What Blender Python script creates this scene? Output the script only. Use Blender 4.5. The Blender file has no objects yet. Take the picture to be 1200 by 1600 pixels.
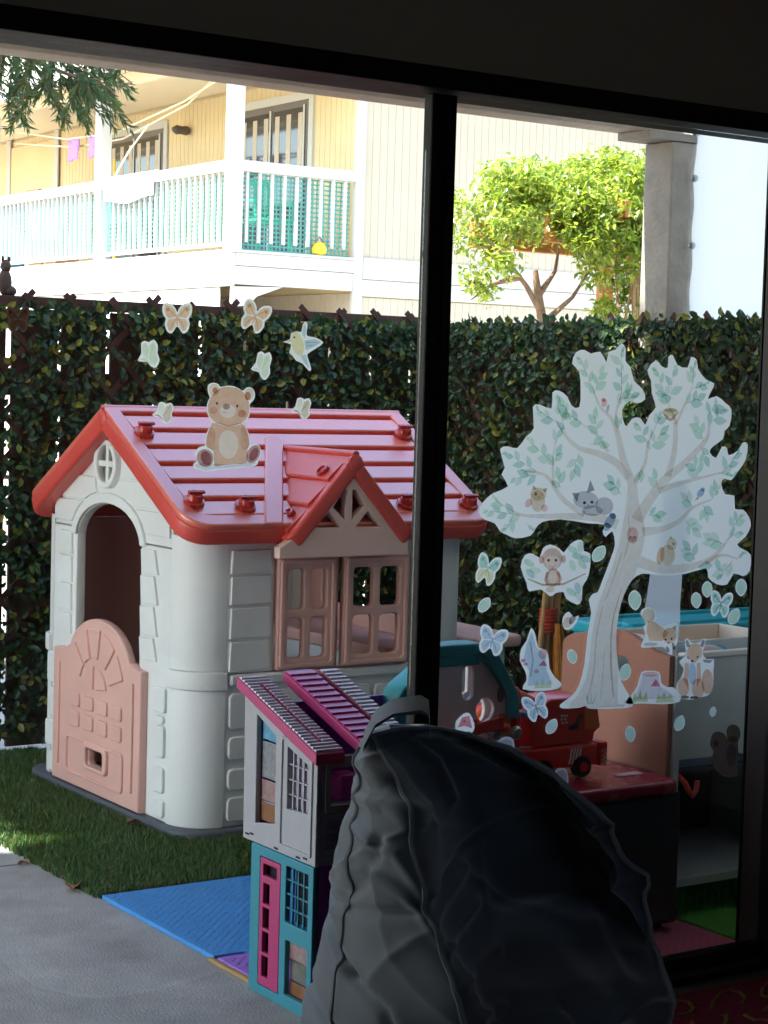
import bpy, bmesh, math, random
from mathutils import Vector, Matrix, noise
random.seed(7)
PI = math.pi
sc = bpy.context.scene
COL = sc.collection

# ------------------------------------------------------------------ camera
F_PX, CAM_H = 3000.0, 1.4
RW = Matrix(((0.82968508231586, 0.012835935129998732, -0.5580841360869013),
             (-0.5574689354406, 0.07129706352830319, -0.8271306515605411),
             (0.029172764717261317, 0.9973725319566303, 0.06630974511466432)))
cam = bpy.data.cameras.new('camera')
cam.sensor_fit = 'VERTICAL'; cam.sensor_height = 36.0; cam.sensor_width = 27.0
cam.lens = F_PX / 1600.0 * 36.0
cam.clip_start = 0.05; cam.clip_end = 500.0
camo = bpy.data.objects.new('camera', cam); COL.objects.link(camo)
camo.matrix_world = Matrix.Translation((0, 0, CAM_H)) @ RW.to_4x4()
sc.camera = camo

# ------------------------------------------------------------------ sky, sun, exposure
SUN_EL, SUN_AZ = math.radians(53), math.radians(6)          # azimuth measured from -X towards +Y
to_sun = Vector((-math.cos(SUN_EL) * math.cos(SUN_AZ), math.cos(SUN_EL) * math.sin(SUN_AZ), math.sin(SUN_EL)))
world = bpy.data.worlds.new('World'); sc.world = world; world.use_nodes = True
wn = world.node_tree; wn.nodes.clear()
wo = wn.nodes.new('ShaderNodeOutputWorld'); wb = wn.nodes.new('ShaderNodeBackground'); ws = wn.nodes.new('ShaderNodeTexSky')
ws.sky_type = 'NISHITA'; ws.sun_disc = False; ws.sun_elevation = SUN_EL
ws.sun_rotation = math.atan2(to_sun.x, to_sun.y)
ws.air_density = 1.0; ws.dust_density = 1.6; ws.ozone_density = 1.0
wb.inputs['Strength'].default_value = 0.15
wn.links.new(ws.outputs[0], wb.inputs[0]); wn.links.new(wb.outputs[0], wo.inputs[0])
sl = bpy.data.lights.new('sun', 'SUN'); sl.energy = 3.4; sl.angle = math.radians(0.53); sl.color = (1.0, 0.95, 0.86)
so = bpy.data.objects.new('sun', sl); COL.objects.link(so)
so.rotation_euler = to_sun.to_track_quat('Z', 'Y').to_euler(); so.location = (0, 0, 30)
sc.view_settings.view_transform = 'Standard'; sc.view_settings.look = 'None'
sc.view_settings.exposure = 2.75; sc.view_settings.gamma = 1.0; sc.view_settings.use_curve_mapping = False
sc.render.engine = 'CYCLES'
cy = sc.cycles
cy.use_denoising = True; cy.max_bounces = 8; cy.diffuse_bounces = 5; cy.glossy_bounces = 3; cy.transmission_bounces = 4
cy.transparent_max_bounces = 24; cy.sample_clamp_indirect = 6.0; cy.caustics_reflective = False; cy.caustics_refractive = False

# ------------------------------------------------------------------ materials
MATS = {}
def _pm(name):
    m = bpy.data.materials.new(name); m.use_nodes = True
    nt = m.node_tree; b = nt.nodes['Principled BSDF']; MATS[name] = m
    return m, nt, b
def mat(name, col, rough=0.5, spec=0.5, vary=0.0, vscale=8.0, bump=0.0, bscale=60.0, metal=0.0, coat=0.0, detail=4.0, sheen=0.0, col2=None):
    m, nt, b = _pm(name)
    b.inputs['Roughness'].default_value = rough; b.inputs['Specular IOR Level'].default_value = spec
    b.inputs['Metallic'].default_value = metal; b.inputs['Coat Weight'].default_value = coat
    if sheen: b.inputs['Sheen Weight'].default_value = sheen
    b.inputs['Base Color'].default_value = (*col, 1)
    tc = nt.nodes.new('ShaderNodeTexCoord')
    if vary or col2:
        n = nt.nodes.new('ShaderNodeTexNoise'); n.inputs['Scale'].default_value = vscale; n.inputs['Detail'].default_value = detail
        n.inputs['Roughness'].default_value = 0.65
        nt.links.new(tc.outputs['Object'], n.inputs['Vector'])
        r = nt.nodes.new('ShaderNodeValToRGB'); r.color_ramp.elements[0].position = 0.32; r.color_ramp.elements[1].position = 0.7
        c2 = col2 if col2 else tuple(min(1, c * (1 + vary)) for c in col)
        c1 = col if col2 else tuple(c * (1 - vary) for c in col)
        r.color_ramp.elements[0].color = (*c1, 1); r.color_ramp.elements[1].color = (*c2, 1)
        nt.links.new(n.outputs['Fac'], r.inputs[0]); nt.links.new(r.outputs[0], b.inputs['Base Color'])
        mr = nt.nodes.new('ShaderNodeMapRange'); mr.inputs['To Min'].default_value = max(0.05, rough - 0.08); mr.inputs['To Max'].default_value = min(1, rough + 0.1)
        nt.links.new(n.outputs['Fac'], mr.inputs['Value']); nt.links.new(mr.outputs[0], b.inputs['Roughness'])
    if bump:
        n2 = nt.nodes.new('ShaderNodeTexNoise'); n2.inputs['Scale'].default_value = bscale; n2.inputs['Detail'].default_value = 5
        nt.links.new(tc.outputs['Object'], n2.inputs['Vector'])
        bp = nt.nodes.new('ShaderNodeBump'); bp.inputs['Strength'].default_value = bump; bp.inputs['Distance'].default_value = 0.01
        nt.links.new(n2.outputs['Fac'], bp.inputs['Height']); nt.links.new(bp.outputs[0], b.inputs['Normal'])
    if coat: b.inputs['Coat Roughness'].default_value = 0.3; b.inputs['Coat IOR'].default_value = 1.8
    return m
def leafmat(name, cols, rough=0.45, trans=0.35, spec=0.4):
    """foliage: colour chosen per leaf, part of the light passes through"""
    m, nt, b = _pm(name)
    g = nt.nodes.new('ShaderNodeNewGeometry'); r = nt.nodes.new('ShaderNodeValToRGB'); r.color_ramp.interpolation = 'CONSTANT'
    els = r.color_ramp.elements
    for i, c in enumerate(cols):
        e = els[i] if i < 2 else els.new(0.5)
        e.position = i / len(cols); e.color = (*c, 1)
    nt.links.new(g.outputs['Random Per Island'], r.inputs[0]); nt.links.new(r.outputs[0], b.inputs['Base Color'])
    b.inputs['Roughness'].default_value = rough; b.inputs['Specular IOR Level'].default_value = spec
    t = nt.nodes.new('ShaderNodeBsdfTranslucent'); mx = nt.nodes.new('ShaderNodeMixShader'); mx.inputs[0].default_value = trans
    hs = nt.nodes.new('ShaderNodeHueSaturation'); hs.inputs['Value'].default_value = 1.6; hs.inputs['Hue'].default_value = 0.485
    nt.links.new(r.outputs[0], hs.inputs['Color']); nt.links.new(hs.outputs[0], t.inputs['Color'])
    o = nt.nodes['Material Output']
    nt.links.new(b.outputs[0], mx.inputs[1]); nt.links.new(t.outputs[0], mx.inputs[2]); nt.links.new(mx.outputs[0], o.inputs[0])
    return m
def papermat(name, col, fac=0.7, thin=0.0):
    """printed vinyl on glass: scatters light forward and back"""
    m, nt, b = _pm(name); nt.nodes.remove(b); o = nt.nodes['Material Output']
    d = nt.nodes.new('ShaderNodeBsdfDiffuse'); d.inputs[0].default_value = (*col, 1)
    t = nt.nodes.new('ShaderNodeBsdfTranslucent'); t.inputs[0].default_value = (*col, 1)
    mx = nt.nodes.new('ShaderNodeMixShader'); mx.inputs[0].default_value = fac
    nt.links.new(d.outputs[0], mx.inputs[1]); nt.links.new(t.outputs[0], mx.inputs[2])
    if thin:
        tr = nt.nodes.new('ShaderNodeBsdfTransparent'); m2 = nt.nodes.new('ShaderNodeMixShader'); m2.inputs[0].default_value = thin
        nt.links.new(mx.outputs[0], m2.inputs[1]); nt.links.new(tr.outputs[0], m2.inputs[2]); mx = m2
    nt.links.new(mx.outputs[0], o.inputs[0])
    return m
def ink(name, col, vary=0.07, scale=70.0):
    """watercolour print: a tinted film lying on the white vinyl"""
    m, nt, b = _pm(name); nt.nodes.remove(b); o = nt.nodes['Material Output']
    tc = nt.nodes.new('ShaderNodeTexCoord'); n = nt.nodes.new('ShaderNodeTexNoise'); n.inputs['Scale'].default_value = scale; n.inputs['Detail'].default_value = 3
    nt.links.new(tc.outputs['Object'], n.inputs['Vector'])
    r = nt.nodes.new('ShaderNodeValToRGB'); r.color_ramp.elements[0].position = 0.35; r.color_ramp.elements[1].position = 0.68
    r.color_ramp.elements[0].color = (*[c * (1 - vary) for c in col], 1); r.color_ramp.elements[1].color = (*[c + (1 - c) * vary for c in col], 1)
    nt.links.new(n.outputs['Fac'], r.inputs[0])
    t = nt.nodes.new('ShaderNodeBsdfTransparent'); nt.links.new(r.outputs[0], t.inputs[0]); nt.links.new(t.outputs[0], o.inputs[0])
    return m
def glassmat(name, tint=(0.96, 0.98, 0.97), rough=0.0, refl=1.0):
    m, nt, b = _pm(name); nt.nodes.remove(b); o = nt.nodes['Material Output']
    t = nt.nodes.new('ShaderNodeBsdfTransparent'); t.inputs[0].default_value = (*tint, 1)
    g = nt.nodes.new('ShaderNodeBsdfGlossy'); g.inputs['Roughness'].default_value = rough; g.inputs[0].default_value = (refl, refl, refl, 1)
    lw_ = nt.nodes.new('ShaderNodeLayerWeight'); pw = nt.nodes.new('ShaderNodeMath'); pw.operation = 'POWER'; pw.inputs[1].default_value = 5.0
    f = nt.nodes.new('ShaderNodeMapRange'); f.inputs['To Min'].default_value = 0.04; f.inputs['To Max'].default_value = 1.0
    nt.links.new(lw_.outputs['Facing'], pw.inputs[0]); nt.links.new(pw.outputs[0], f.inputs['Value'])
    mx = nt.nodes.new('ShaderNodeMixShader'); nt.links.new(f.outputs[0], mx.inputs[0]); nt.links.new(t.outputs[0], mx.inputs[1]); nt.links.new(g.outputs[0], mx.inputs[2])
    nt.links.new(mx.outputs[0], o.inputs[0])
    return m

mat('concrete', (0.36, 0.355, 0.345), 0.85, 0.3, vary=0.26, vscale=4, bump=0.35, bscale=160, detail=15)
mat('concrete_joint', (0.06, 0.055, 0.05), 0.9, 0.2)
mat('ground', (0.36, 0.33, 0.28), 0.9, 0.2, vary=0.15, vscale=2, bump=0.2, bscale=40)
mat('turf_base', (0.03, 0.065, 0.02), 0.95, 0.1, vary=0.3, vscale=20)
mat('soil', (0.05, 0.035, 0.025), 0.95, 0.1, vary=0.3, vscale=12, bump=0.4)
mat('room_wall', (0.27, 0.25, 0.23), 0.8, 0.3, bump=0.1, bscale=200)
mat('room_ceiling', (0.55, 0.53, 0.5), 0.9, 0.2)
mat('room_floor', (0.045, 0.035, 0.03), 0.7, 0.3, vary=0.2)
mat('frame_black', (0.006, 0.0055, 0.0055), 0.45, 0.2, vary=0.2, vscale=30)
mat('jamb_brown', (0.020, 0.013, 0.011), 0.55, 0.4, vary=0.15, vscale=12)
mat('soffit', (0.80, 0.77, 0.72), 0.85, 0.2, bump=0.2, bscale=80)
mat('beam_paint', (0.50, 0.43, 0.36), 0.75, 0.3, vary=0.14, vscale=14, bump=0.3, bscale=70, detail=8)
mat('post_paint', (0.34, 0.31, 0.27), 0.75, 0.3, vary=0.16, vscale=10, bump=0.3, bscale=60, detail=8)
mat('stucco', (0.74, 0.70, 0.62), 0.9, 0.2, bump=0.3, bscale=60)
mat('ph_white', (0.74, 0.76, 0.75), 0.48, 0.4, vary=0.06, vscale=2.6, bump=0.05, bscale=260, detail=12)
mat('ph_pink', (0.72, 0.43, 0.37), 0.5, 0.4, vary=0.04, vscale=6, bump=0.05, bscale=260)
mat('ph_gable', (0.72, 0.52, 0.46), 0.5, 0.4, vary=0.04, vscale=6, bump=0.05, bscale=260)
mat('ph_red', (0.62, 0.075, 0.06), 0.36, 0.5, vary=0.05, vscale=7, bump=0.04, bscale=260)
mat('ph_roof', (0.74, 0.135, 0.085), 0.42, 0.9, coat=0.85, vary=0.05, vscale=7, bump=0.05, bscale=260)
mat('ph_base', (0.09, 0.10, 0.12), 0.55, 0.4, vary=0.1, vscale=9)
mat('clip_red', (0.45, 0.03, 0.025), 0.25, 0.6)
mat('fence_wood', (0.075, 0.04, 0.03), 0.8, 0.2, vary=0.35, vscale=9, bump=0.4, bscale=50, detail=8)
mat('lath_wood', (0.07, 0.034, 0.024), 0.75, 0.2, vary=0.3, vscale=16)
leafmat('ivy', [(0.022, 0.055, 0.016), (0.03, 0.075, 0.018), (0.015, 0.038, 0.018), (0.20, 0.20, 0.03), (0.018, 0.045, 0.016), (0.05, 0.10, 0.022), (0.022, 0.058, 0.026), (0.016, 0.04, 0.013), (0.24, 0.23, 0.03), (0.018, 0.048, 0.014), (0.03, 0.07, 0.024), (0.16, 0.19, 0.03), (0.026, 0.055, 0.014)], rough=0.45, trans=0.25, spec=0.35)
leafmat('vine_leaf', [(0.18, 0.26, 0.02), (0.25, 0.32, 0.03), (0.11, 0.18, 0.02), (0.30, 0.34, 0.05), (0.20, 0.23, 0.03)], rough=0.3, trans=0.45, spec=0.6)
leafmat('conifer', [(0.035, 0.09, 0.045), (0.05, 0.12, 0.05), (0.09, 0.15, 0.04), (0.12, 0.12, 0.04), (0.05, 0.12, 0.09)], rough=0.55, trans=0.3)
leafmat('turf', [(0.04, 0.12, 0.022), (0.055, 0.15, 0.03), (0.03, 0.09, 0.02), (0.09, 0.16, 0.04), (0.14, 0.13, 0.05), (0.045, 0.13, 0.03)], rough=0.5, trans=0.25)
mat('bark', (0.22, 0.14, 0.09), 0.9, 0.2, vary=0.35, vscale=20, bump=0.6, bscale=40)
mat('stem', (0.34, 0.21, 0.10), 0.8, 0.2, vary=0.2, vscale=20)
mat('arbor_wood', (0.42, 0.16, 0.05), 0.7, 0.2, vary=0.2, vscale=8, bump=0.2)
mat('b_white', (0.56, 0.55, 0.53), 0.7, 0.3, vary=0.04, vscale=3)
mat('b_cream', (0.66, 0.52, 0.30), 0.8, 0.2, vary=0.05, vscale=2)
mat('b_wing', (0.52, 0.44, 0.33), 0.8, 0.2, vary=0.05, vscale=2)
mat('b_trim', (0.52, 0.50, 0.45), 0.7, 0.3)
mat('b_frame', (0.12, 0.10, 0.09), 0.4, 0.5)
mat('b_glass', (0.05, 0.05, 0.05), 0.06, 0.8)
mat('b_roof', (0.30, 0.27, 0.24), 0.9, 0.2, vary=0.2, vscale=6)
mat('b_soffit', (0.70, 0.58, 0.40), 0.85, 0.2)
mat('blind', (0.5, 0.42, 0.32), 0.8, 0.2)
mat('net', (0.10, 0.32, 0.27), 0.7, 0.2)
mat('rope', (0.6, 0.52, 0.36), 0.8, 0.2)
mat('towel_purple', (0.42, 0.22, 0.62), 0.95, 0.1, vary=0.2, vscale=30)
mat('cloth_white', (0.8, 0.8, 0.8), 0.9, 0.1)
mat('chair_green', (0.03, 0.42, 0.22), 0.4, 0.5)
mat('yellow', (0.75, 0.5, 0.03), 0.5, 0.4)
mat('cardboard', (0.45, 0.28, 0.17), 0.85, 0.2)
mat('lamp_brown', (0.08, 0.06, 0.05), 0.5, 0.5)
mat('blue_plastic', (0.05, 0.25, 0.45), 0.5, 0.4)
papermat('tarp', (0.80, 0.82, 0.84), 0.55)
mat('steel', (0.45, 0.47, 0.48), 0.35, 0.5, metal=0.9)
mat('foam_blue', (0.06, 0.28, 0.66), 0.7, 0.3, vary=0.06, vscale=10, bump=0.5, bscale=120)
mat('foam_purple', (0.33, 0.17, 0.60), 0.7, 0.3, vary=0.06, vscale=10, bump=0.5, bscale=120)
mat('foam_pink', (0.62, 0.16, 0.27), 0.7, 0.3, vary=0.06, vscale=10, bump=0.5, bscale=120)
mat('foam_green', (0.12, 0.46, 0.08), 0.7, 0.3, vary=0.06, vscale=10, bump=0.5, bscale=120)
mat('foam_edge', (0.40, 0.25, 0.10), 0.8, 0.2)
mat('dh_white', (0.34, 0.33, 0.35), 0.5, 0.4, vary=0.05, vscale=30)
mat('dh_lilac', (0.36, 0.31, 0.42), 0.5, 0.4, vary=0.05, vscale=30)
mat('dh_teal', (0.03, 0.22, 0.28), 0.45, 0.4, vary=0.05, vscale=30)
mat('dh_pink', (0.40, 0.03, 0.13), 0.4, 0.5, vary=0.06, vscale=30)
mat('dh_hot', (0.52, 0.035, 0.25), 0.4, 0.5)
mat('dh_roof_light', (0.70, 0.62, 0.74), 0.4, 0.5)
mat('dh_purple', (0.30, 0.05, 0.42), 0.5, 0.4)
mat('dark_gap', (0.02, 0.012, 0.02), 0.8, 0.2)
mat('print_blue', (0.08, 0.25, 0.38), 0.5, 0.4, vary=0.4, vscale=60)
mat('print_grey', (0.20, 0.20, 0.22), 0.5, 0.4, vary=0.3, vscale=70)
mat('print_floral', (0.28, 0.10, 0.10), 0.5, 0.4, col2=(0.26, 0.25, 0.24), vscale=55)
mat('print_wood', (0.22, 0.09, 0.03), 0.5, 0.4, vary=0.3, vscale=40)
mat('print_green', (0.06, 0.10, 0.06), 0.5, 0.4, col2=(0.20, 0.16, 0.15), vscale=45)
mat('beanbag', (0.075, 0.082, 0.094), 0.62, 0.45, vary=0.14, vscale=9, bump=0.12, bscale=900, sheen=0.7)
mat('rimlit_piping', (0.20, 0.21, 0.225), 0.6, 0.3)  # seam piping, lightened to stand in for rim light from the door
mat('g_teal', (0.03, 0.30, 0.35), 0.45, 0.4, vary=0.06, vscale=12)
mat('g_panel', (0.80, 0.70, 0.70), 0.5, 0.4, vary=0.08, vscale=20)
mat('g_tan', (0.50, 0.22, 0.12), 0.55, 0.4, vary=0.1, vscale=20)
mat('toy_red', (0.68, 0.03, 0.025), 0.3, 0.5, vary=0.05, vscale=15)
mat('toy_orange', (0.70, 0.13, 0.02), 0.35, 0.5, vary=0.05, vscale=15)
mat('toy_black', (0.015, 0.015, 0.016), 0.5, 0.4)
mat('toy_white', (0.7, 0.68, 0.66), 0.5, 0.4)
mat('table_red', (0.34, 0.022, 0.06), 0.25, 0.6, vary=0.08, vscale=10)
mat('peach', (0.36, 0.16, 0.11), 0.6, 0.4, vary=0.05, vscale=14, bump=0.08, bscale=300)
mat('rack_grey', (0.50, 0.55, 0.56), 0.5, 0.4, vary=0.06, vscale=9)
mat('rack_dark', (0.05, 0.05, 0.055), 0.6, 0.3)
mat('turquoise', (0.02, 0.40, 0.50), 0.4, 0.5, vary=0.05, vscale=9)
mat('orange_fill', (0.66, 0.32, 0.05), 0.7, 0.3, vary=0.2, vscale=40)
mat('paper_pink', (0.72, 0.52, 0.54), 0.6, 0.3)
mat('tray_blue', (0.16, 0.25, 0.42), 0.25, 0.6)
mat('wood_stick', (0.42, 0.24, 0.11), 0.7, 0.3, vary=0.2, vscale=25)
mat('bristle', (0.50, 0.19, 0.045), 0.85, 0.2, vary=0.3, vscale=60)
mat('binding', (0.45, 0.05, 0.03), 0.8, 0.2, vary=0.2, vscale=60)
mat('rug_red', (0.12, 0.012, 0.025), 0.95, 0.1, vary=0.35, vscale=60, bump=0.5, bscale=300)
mat('rug_gold', (0.14, 0.075, 0.025), 0.95, 0.1, vary=0.3, vscale=60)
mat('dead_leaf', (0.30, 0.16, 0.07), 0.8, 0.2, vary=0.25, vscale=60)
mat('figurine', (0.07, 0.045, 0.035), 0.7, 0.3, vary=0.3, vscale=20)
glassmat('door_glass')
glassmat('win_glass', (0.35, 0.34, 0.32), 0.02)
papermat('vinyl', (0.88, 0.93, 0.91), 0.86)
papermat('vinyl_blue', (0.74, 0.82, 0.90), 0.86, 0.35)
papermat('vinyl_shaded', (0.10, 0.075, 0.06), 0.6)  # sticker vinyl with the missing backlight put into its colour
for n, c in dict(i_leaf=(.62, .85, .72), i_leaf2=(.74, .88, .80), i_leaf3=(.55, .77, .72), i_bark=(.86, .80, .75), i_bark2=(.70, .64, .60), i_grey=(.60, .60, .64), i_dgrey=(.33, .33, .38),
                 i_blue=(.42, .55, .74), i_lblue=(.58, .72, .86), i_tan=(.80, .68, .54), i_brown=(.62, .42, .33), i_bear=(.80, .50, .36), i_bear2=(.66, .38, .29), i_muzzle=(.88, .72, .62),
                 i_muzzle2=(.93, .82, .76), i_pad=(.58, .34, .34), i_black=(.16, .13, .13), i_nose=(.48, .40, .42), i_orange=(.90, .64, .44), i_orange2=(.84, .54, .38), i_cream=(.93, .92, .78), i_green=(.80, .90, .70),
                 i_yellow=(.93, .84, .52), i_pink=(.88, .58, .58), i_red=(.82, .28, .36), i_grass=(.66, .76, .45), i_fox=(.84, .56, .42), i_white=(.97, .97, .97), i_teal=(.48, .78, .72), i_monkey=(.74, .50, .42), i_shadow=(.80, .74, .80)).items():
    ink(n, c)

# ------------------------------------------------------------------ building helpers
ORI = {}
def _link(name, me, m, parent=None, smooth=None, bevel=0.0, seg=2):
    if smooth is not None:
        me.polygons.foreach_set('use_smooth', [True] * len(me.polygons)); me.update()
        if smooth < 3.2: me.set_sharp_from_angle(angle=smooth)
    o = bpy.data.objects.new(name, me); COL.objects.link(o)
    if m is not None and len(me.materials) == 0: me.materials.append(MATS[m])
    if parent is not None:
        o.parent = parent
        if parent.name in ORI: o.matrix_parent_inverse = Matrix.Translation(-ORI[parent.name])
    if bevel:
        b = o.modifiers.new('bevel', 'BEVEL'); b.width = bevel; b.segments = seg; b.limit_method = 'ANGLE'; b.angle_limit = 0.6
        b.harden_normals = False
    return o
def tag(o, label=None, cat=None, group=None, kind=None):
    if label: o['label'] = label
    if cat: o['category'] = cat
    if group: o['group'] = group
    if kind: o['kind'] = kind
    return o
def thing(name, label, cat, loc=(0, 0, 0), group=None):
    o = bpy.data.objects.new(name, None); COL.objects.link(o); o.location = loc; o.empty_display_size = 0.1
    ORI[o.name] = Vector(loc)
    return tag(o, label, cat, group)
def bm_to(name, bm, m, parent=None, **k):
    bmesh.ops.recalc_face_normals(bm, faces=bm.faces)
    me = bpy.data.meshes.new(name); bm.to_mesh(me); bm.free()
    return _link(name, me, m, parent, **k)
def box_bm(bm, x0, x1, y0, y1, z0, z1):
    v = [bm.verts.new(p) for p in ((x0, y0, z0), (x1, y0, z0), (x1, y1, z0), (x0, y1, z0), (x0, y0, z1), (x1, y0, z1), (x1, y1, z1), (x0, y1, z1))]
    for f in ((0, 1, 2, 3), (4, 5, 6, 7), (0, 1, 5, 4), (1, 2, 6, 5), (2, 3, 7, 6), (3, 0, 4, 7)): bm.faces.new([v[i] for i in f])
    return v
def box(name, m, x0, x1, y0, y1, z0, z1, parent=None, bevel=0.0, seg=2):
    bm = bmesh.new(); box_bm(bm, x0, x1, y0, y1, z0, z1)
    return bm_to(name, bm, m, parent, bevel=bevel, seg=seg)
def boxes(name, m, lst, parent=None, bevel=0.0):
    bm = bmesh.new()
    for b in lst: box_bm(bm, *b)
    return bm_to(name, bm, m, parent, bevel=bevel)
def tube_bm(bm, pts, r, n=8, cap=True):
    pts = [Vector(p) for p in pts]; rr = r if isinstance(r, (list, tuple)) else [r] * len(pts)
    rings = []; prev = None
    for i, p in enumerate(pts):
        d = (pts[min(i + 1, len(pts) - 1)] - pts[max(i - 1, 0)]).normalized()
        a = prev if prev else (Vector((0, 0, 1)) if abs(d.z) < 0.9 else Vector((1, 0, 0)))
        s = d.cross(a).normalized(); t = s.cross(d).normalized(); prev = t
        rings.append([bm.verts.new(p + rr[i] * (math.cos(2 * PI * k / n) * s + math.sin(2 * PI * k / n) * t)) for k in range(n)])
    for A, B in zip(rings, rings[1:]):
        for k in range(n): bm.faces.new((A[k], A[(k + 1) % n], B[(k + 1) % n], B[k]))
    if cap:
        bm.faces.new(rings[0]); bm.faces.new(rings[-1])
def tube(name, m, pts, r, parent=None, n=8):
    bm = bmesh.new(); tube_bm(bm, pts, r, n)
    return bm_to(name, bm, m, parent, smooth=1.0)
def lathe(name, m, prof, c, axis='z', parent=None, n=20):
    """prof: (radius, height) pairs"""
    bm = bmesh.new(); rings = []
    ax = {'z': (Vector((1, 0, 0)), Vector((0, 1, 0)), Vector((0, 0, 1))), 'y': (Vector((1, 0, 0)), Vector((0, 0, 1)), Vector((0, -1, 0))), 'x': (Vector((0, 1, 0)), Vector((0, 0, 1)), Vector((-1, 0, 0)))}[axis] if isinstance(axis, str) else axis
    c = Vector(c)
    for r, h in prof: rings.append([bm.verts.new(c + ax[2] * h + r * (math.cos(2 * PI * k / n) * ax[0] + math.sin(2 * PI * k / n) * ax[1])) for k in range(n)])
    for A, B in zip(rings, rings[1:]):
        for k in range(n): bm.faces.new((A[k], A[(k + 1) % n], B[(k + 1) % n], B[k]))
    bm.faces.new(rings[0]); bm.faces.new(rings[-1])
    return bm_to(name, bm, m, parent, smooth=0.7)
PL = {'YZ': (Vector((0, 1, 0)), Vector((0, 0, 1)), Vector((1, 0, 0))), 'XZ': (Vector((1, 0, 0)), Vector((0, 0, 1)), Vector((0, 1, 0))), 'XY': (Vector((1, 0, 0)), Vector((0, 1, 0)), Vector((0, 0, 1)))}
def shape_mesh(name, loops, t, bev=0.0, plane='XZ', at=0.0, org=None, res=2):
    """plate with holes: loops of 2D points, thickness t centred on `at` along the plane's normal, rounded edges"""
    cu = bpy.data.curves.new(name, 'CURVE'); cu.dimensions = '2D'; cu.fill_mode = 'BOTH'
    cu.extrude = max(0.0, t / 2 - bev); cu.bevel_depth = bev; cu.bevel_resolution = res; cu.offset = -bev
    for L in loops:
        s = cu.splines.new('POLY'); s.points.add(len(L) - 1); s.use_cyclic_u = True
        for p, q in zip(s.points, L): p.co = (q[0], q[1], 0, 1)
    co = bpy.data.objects.new(name, cu); me = bpy.data.meshes.new_from_object(co)
    bpy.data.objects.remove(co); bpy.data.curves.remove(cu)
    ea, eb, ec = PL[plane] if isinstance(plane, str) else plane
    o = Vector(org) if org is not None else ec * at
    M = Matrix((ea, eb, ec)).transposed().to_4x4(); M.translation = o
    me.transform(M)
    if M.determinant() < 0: me.flip_normals()
    me.name = name
    return me
def shape(name, m, loops, t, bev=0.0, plane='XZ', at=0.0, parent=None, org=None):
    me = shape_mesh(name, loops, t, bev, plane, at, org); me.materials.clear()
    return _link(name, me, m, parent, smooth=0.6)
def rrect(x0, x1, y0, y1, r=0.0, n=5):
    r = min(r, abs(x1 - x0) / 2 - 1e-5, abs(y1 - y0) / 2 - 1e-5); out = []
    for cx, cy_, a0 in ((x1 - r, y1 - r, 0), (x0 + r, y1 - r, 90), (x0 + r, y0 + r, 180), (x1 - r, y0 + r, 270)):
        for i in range(n + 1):
            a = math.radians(a0 + 90 * i / n); out.append((cx + r * math.cos(a), cy_ + r * math.sin(a)))
    return out
def ell(cx, cy_, rx, ry, n=20, rot=0.0):
    c, s = math.cos(rot), math.sin(rot); out = []
    for i in range(n):
        a = 2 * PI * i / n; x, y = rx * math.cos(a), ry * math.sin(a); out.append((cx + c * x - s * y, cy_ + s * x + c * y))
    return out
def arc(cx, cy_, rx, ry, a0, a1, n=14):
    return [(cx + rx * math.cos(math.radians(a0 + (a1 - a0) * i / n)), cy_ + ry * math.sin(math.radians(a0 + (a1 - a0) * i / n))) for i in range(n + 1)]
def smooth_loop(pts, n=3):
    out = []; N = len(pts)
    for i in range(N):
        p0, p1, p2, p3 = pts[i - 1], pts[i], pts[(i + 1) % N], pts[(i + 2) % N]
        for k in range(n):
            t = k / n
            out.append(tuple(0.5 * ((2 * p1[j]) + (-p0[j] + p2[j]) * t + (2 * p0[j] - 5 * p1[j] + 4 * p2[j] - p3[j]) * t * t + (-p0[j] + 3 * p1[j] - 3 * p2[j] + p3[j]) * t ** 3) for j in (0, 1)))
    return out
def pydata(name, V, Fc, m, parent=None, smooth=None):
    me = bpy.data.meshes.new(name); me.from_pydata(V, [], Fc); me.update()
    return _link(name, me, m, parent, smooth=smooth)

# ================================================================== THE SETTING
def struct(o): o['kind'] = 'structure'; return o
struct(box('ground', 'ground', -40, 60, -30, 80, -0.3, -0.02))
slab = struct(thing('patio', None, None))
box('slab', 'concrete', -8, 2.235, 3.30, 5.05, -0.02, 0.0, slab); box('slab', 'concrete', -8, 2.235, 5.062, 6.6, -0.02, 0.0, slab)
box('slab', 'concrete', 2.2352, 4.72, 3.30, 4.62, -0.02, -0.001, slab); box('joint', 'concrete_joint', -8, 2.235, 5.05, 5.062, -0.02, -0.006, slab)
struct(box('lawn', 'turf_base', 2.236, 4.70, 4.622, 6.6, -0.02, 0.004))
# room the photograph is taken from
struct(box('floor', 'room_floor', -2.2, 4.6, -1.6, 3.30, -0.06, 0.0))
struct(box('ceiling', 'room_ceiling', -2.2, 4.6, -1.6, 3.30, 2.45, 2.5))
wk = struct(thing('wall_back', None, None))      # unseen window opening behind the camera, added for dim indoor fill
box('wall_panel', 'room_wall', -2.2, .2, -1.7, -1.6, 0, 2.5, wk); box('wall_panel', 'room_wall', 1.05, 4.6, -1.7, -1.6, 0, 2.5, wk); box('wall_panel', 'room_wall', .201, 1.049, -1.7, -1.6, 0, 1.35, wk); box('wall_panel', 'room_wall', .201, 1.049, -1.7, -1.6, 2.05, 2.5, wk)
struct(box('wall_left', 'room_wall', -2.3, -2.2, -1.7, 3.3, 0, 2.5))
struct(box('wall_right', 'room_wall', 4.6, 4.7, -1.7, 3.3, 0, 2.5))
wf = struct(thing('wall_front', None, None))
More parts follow.
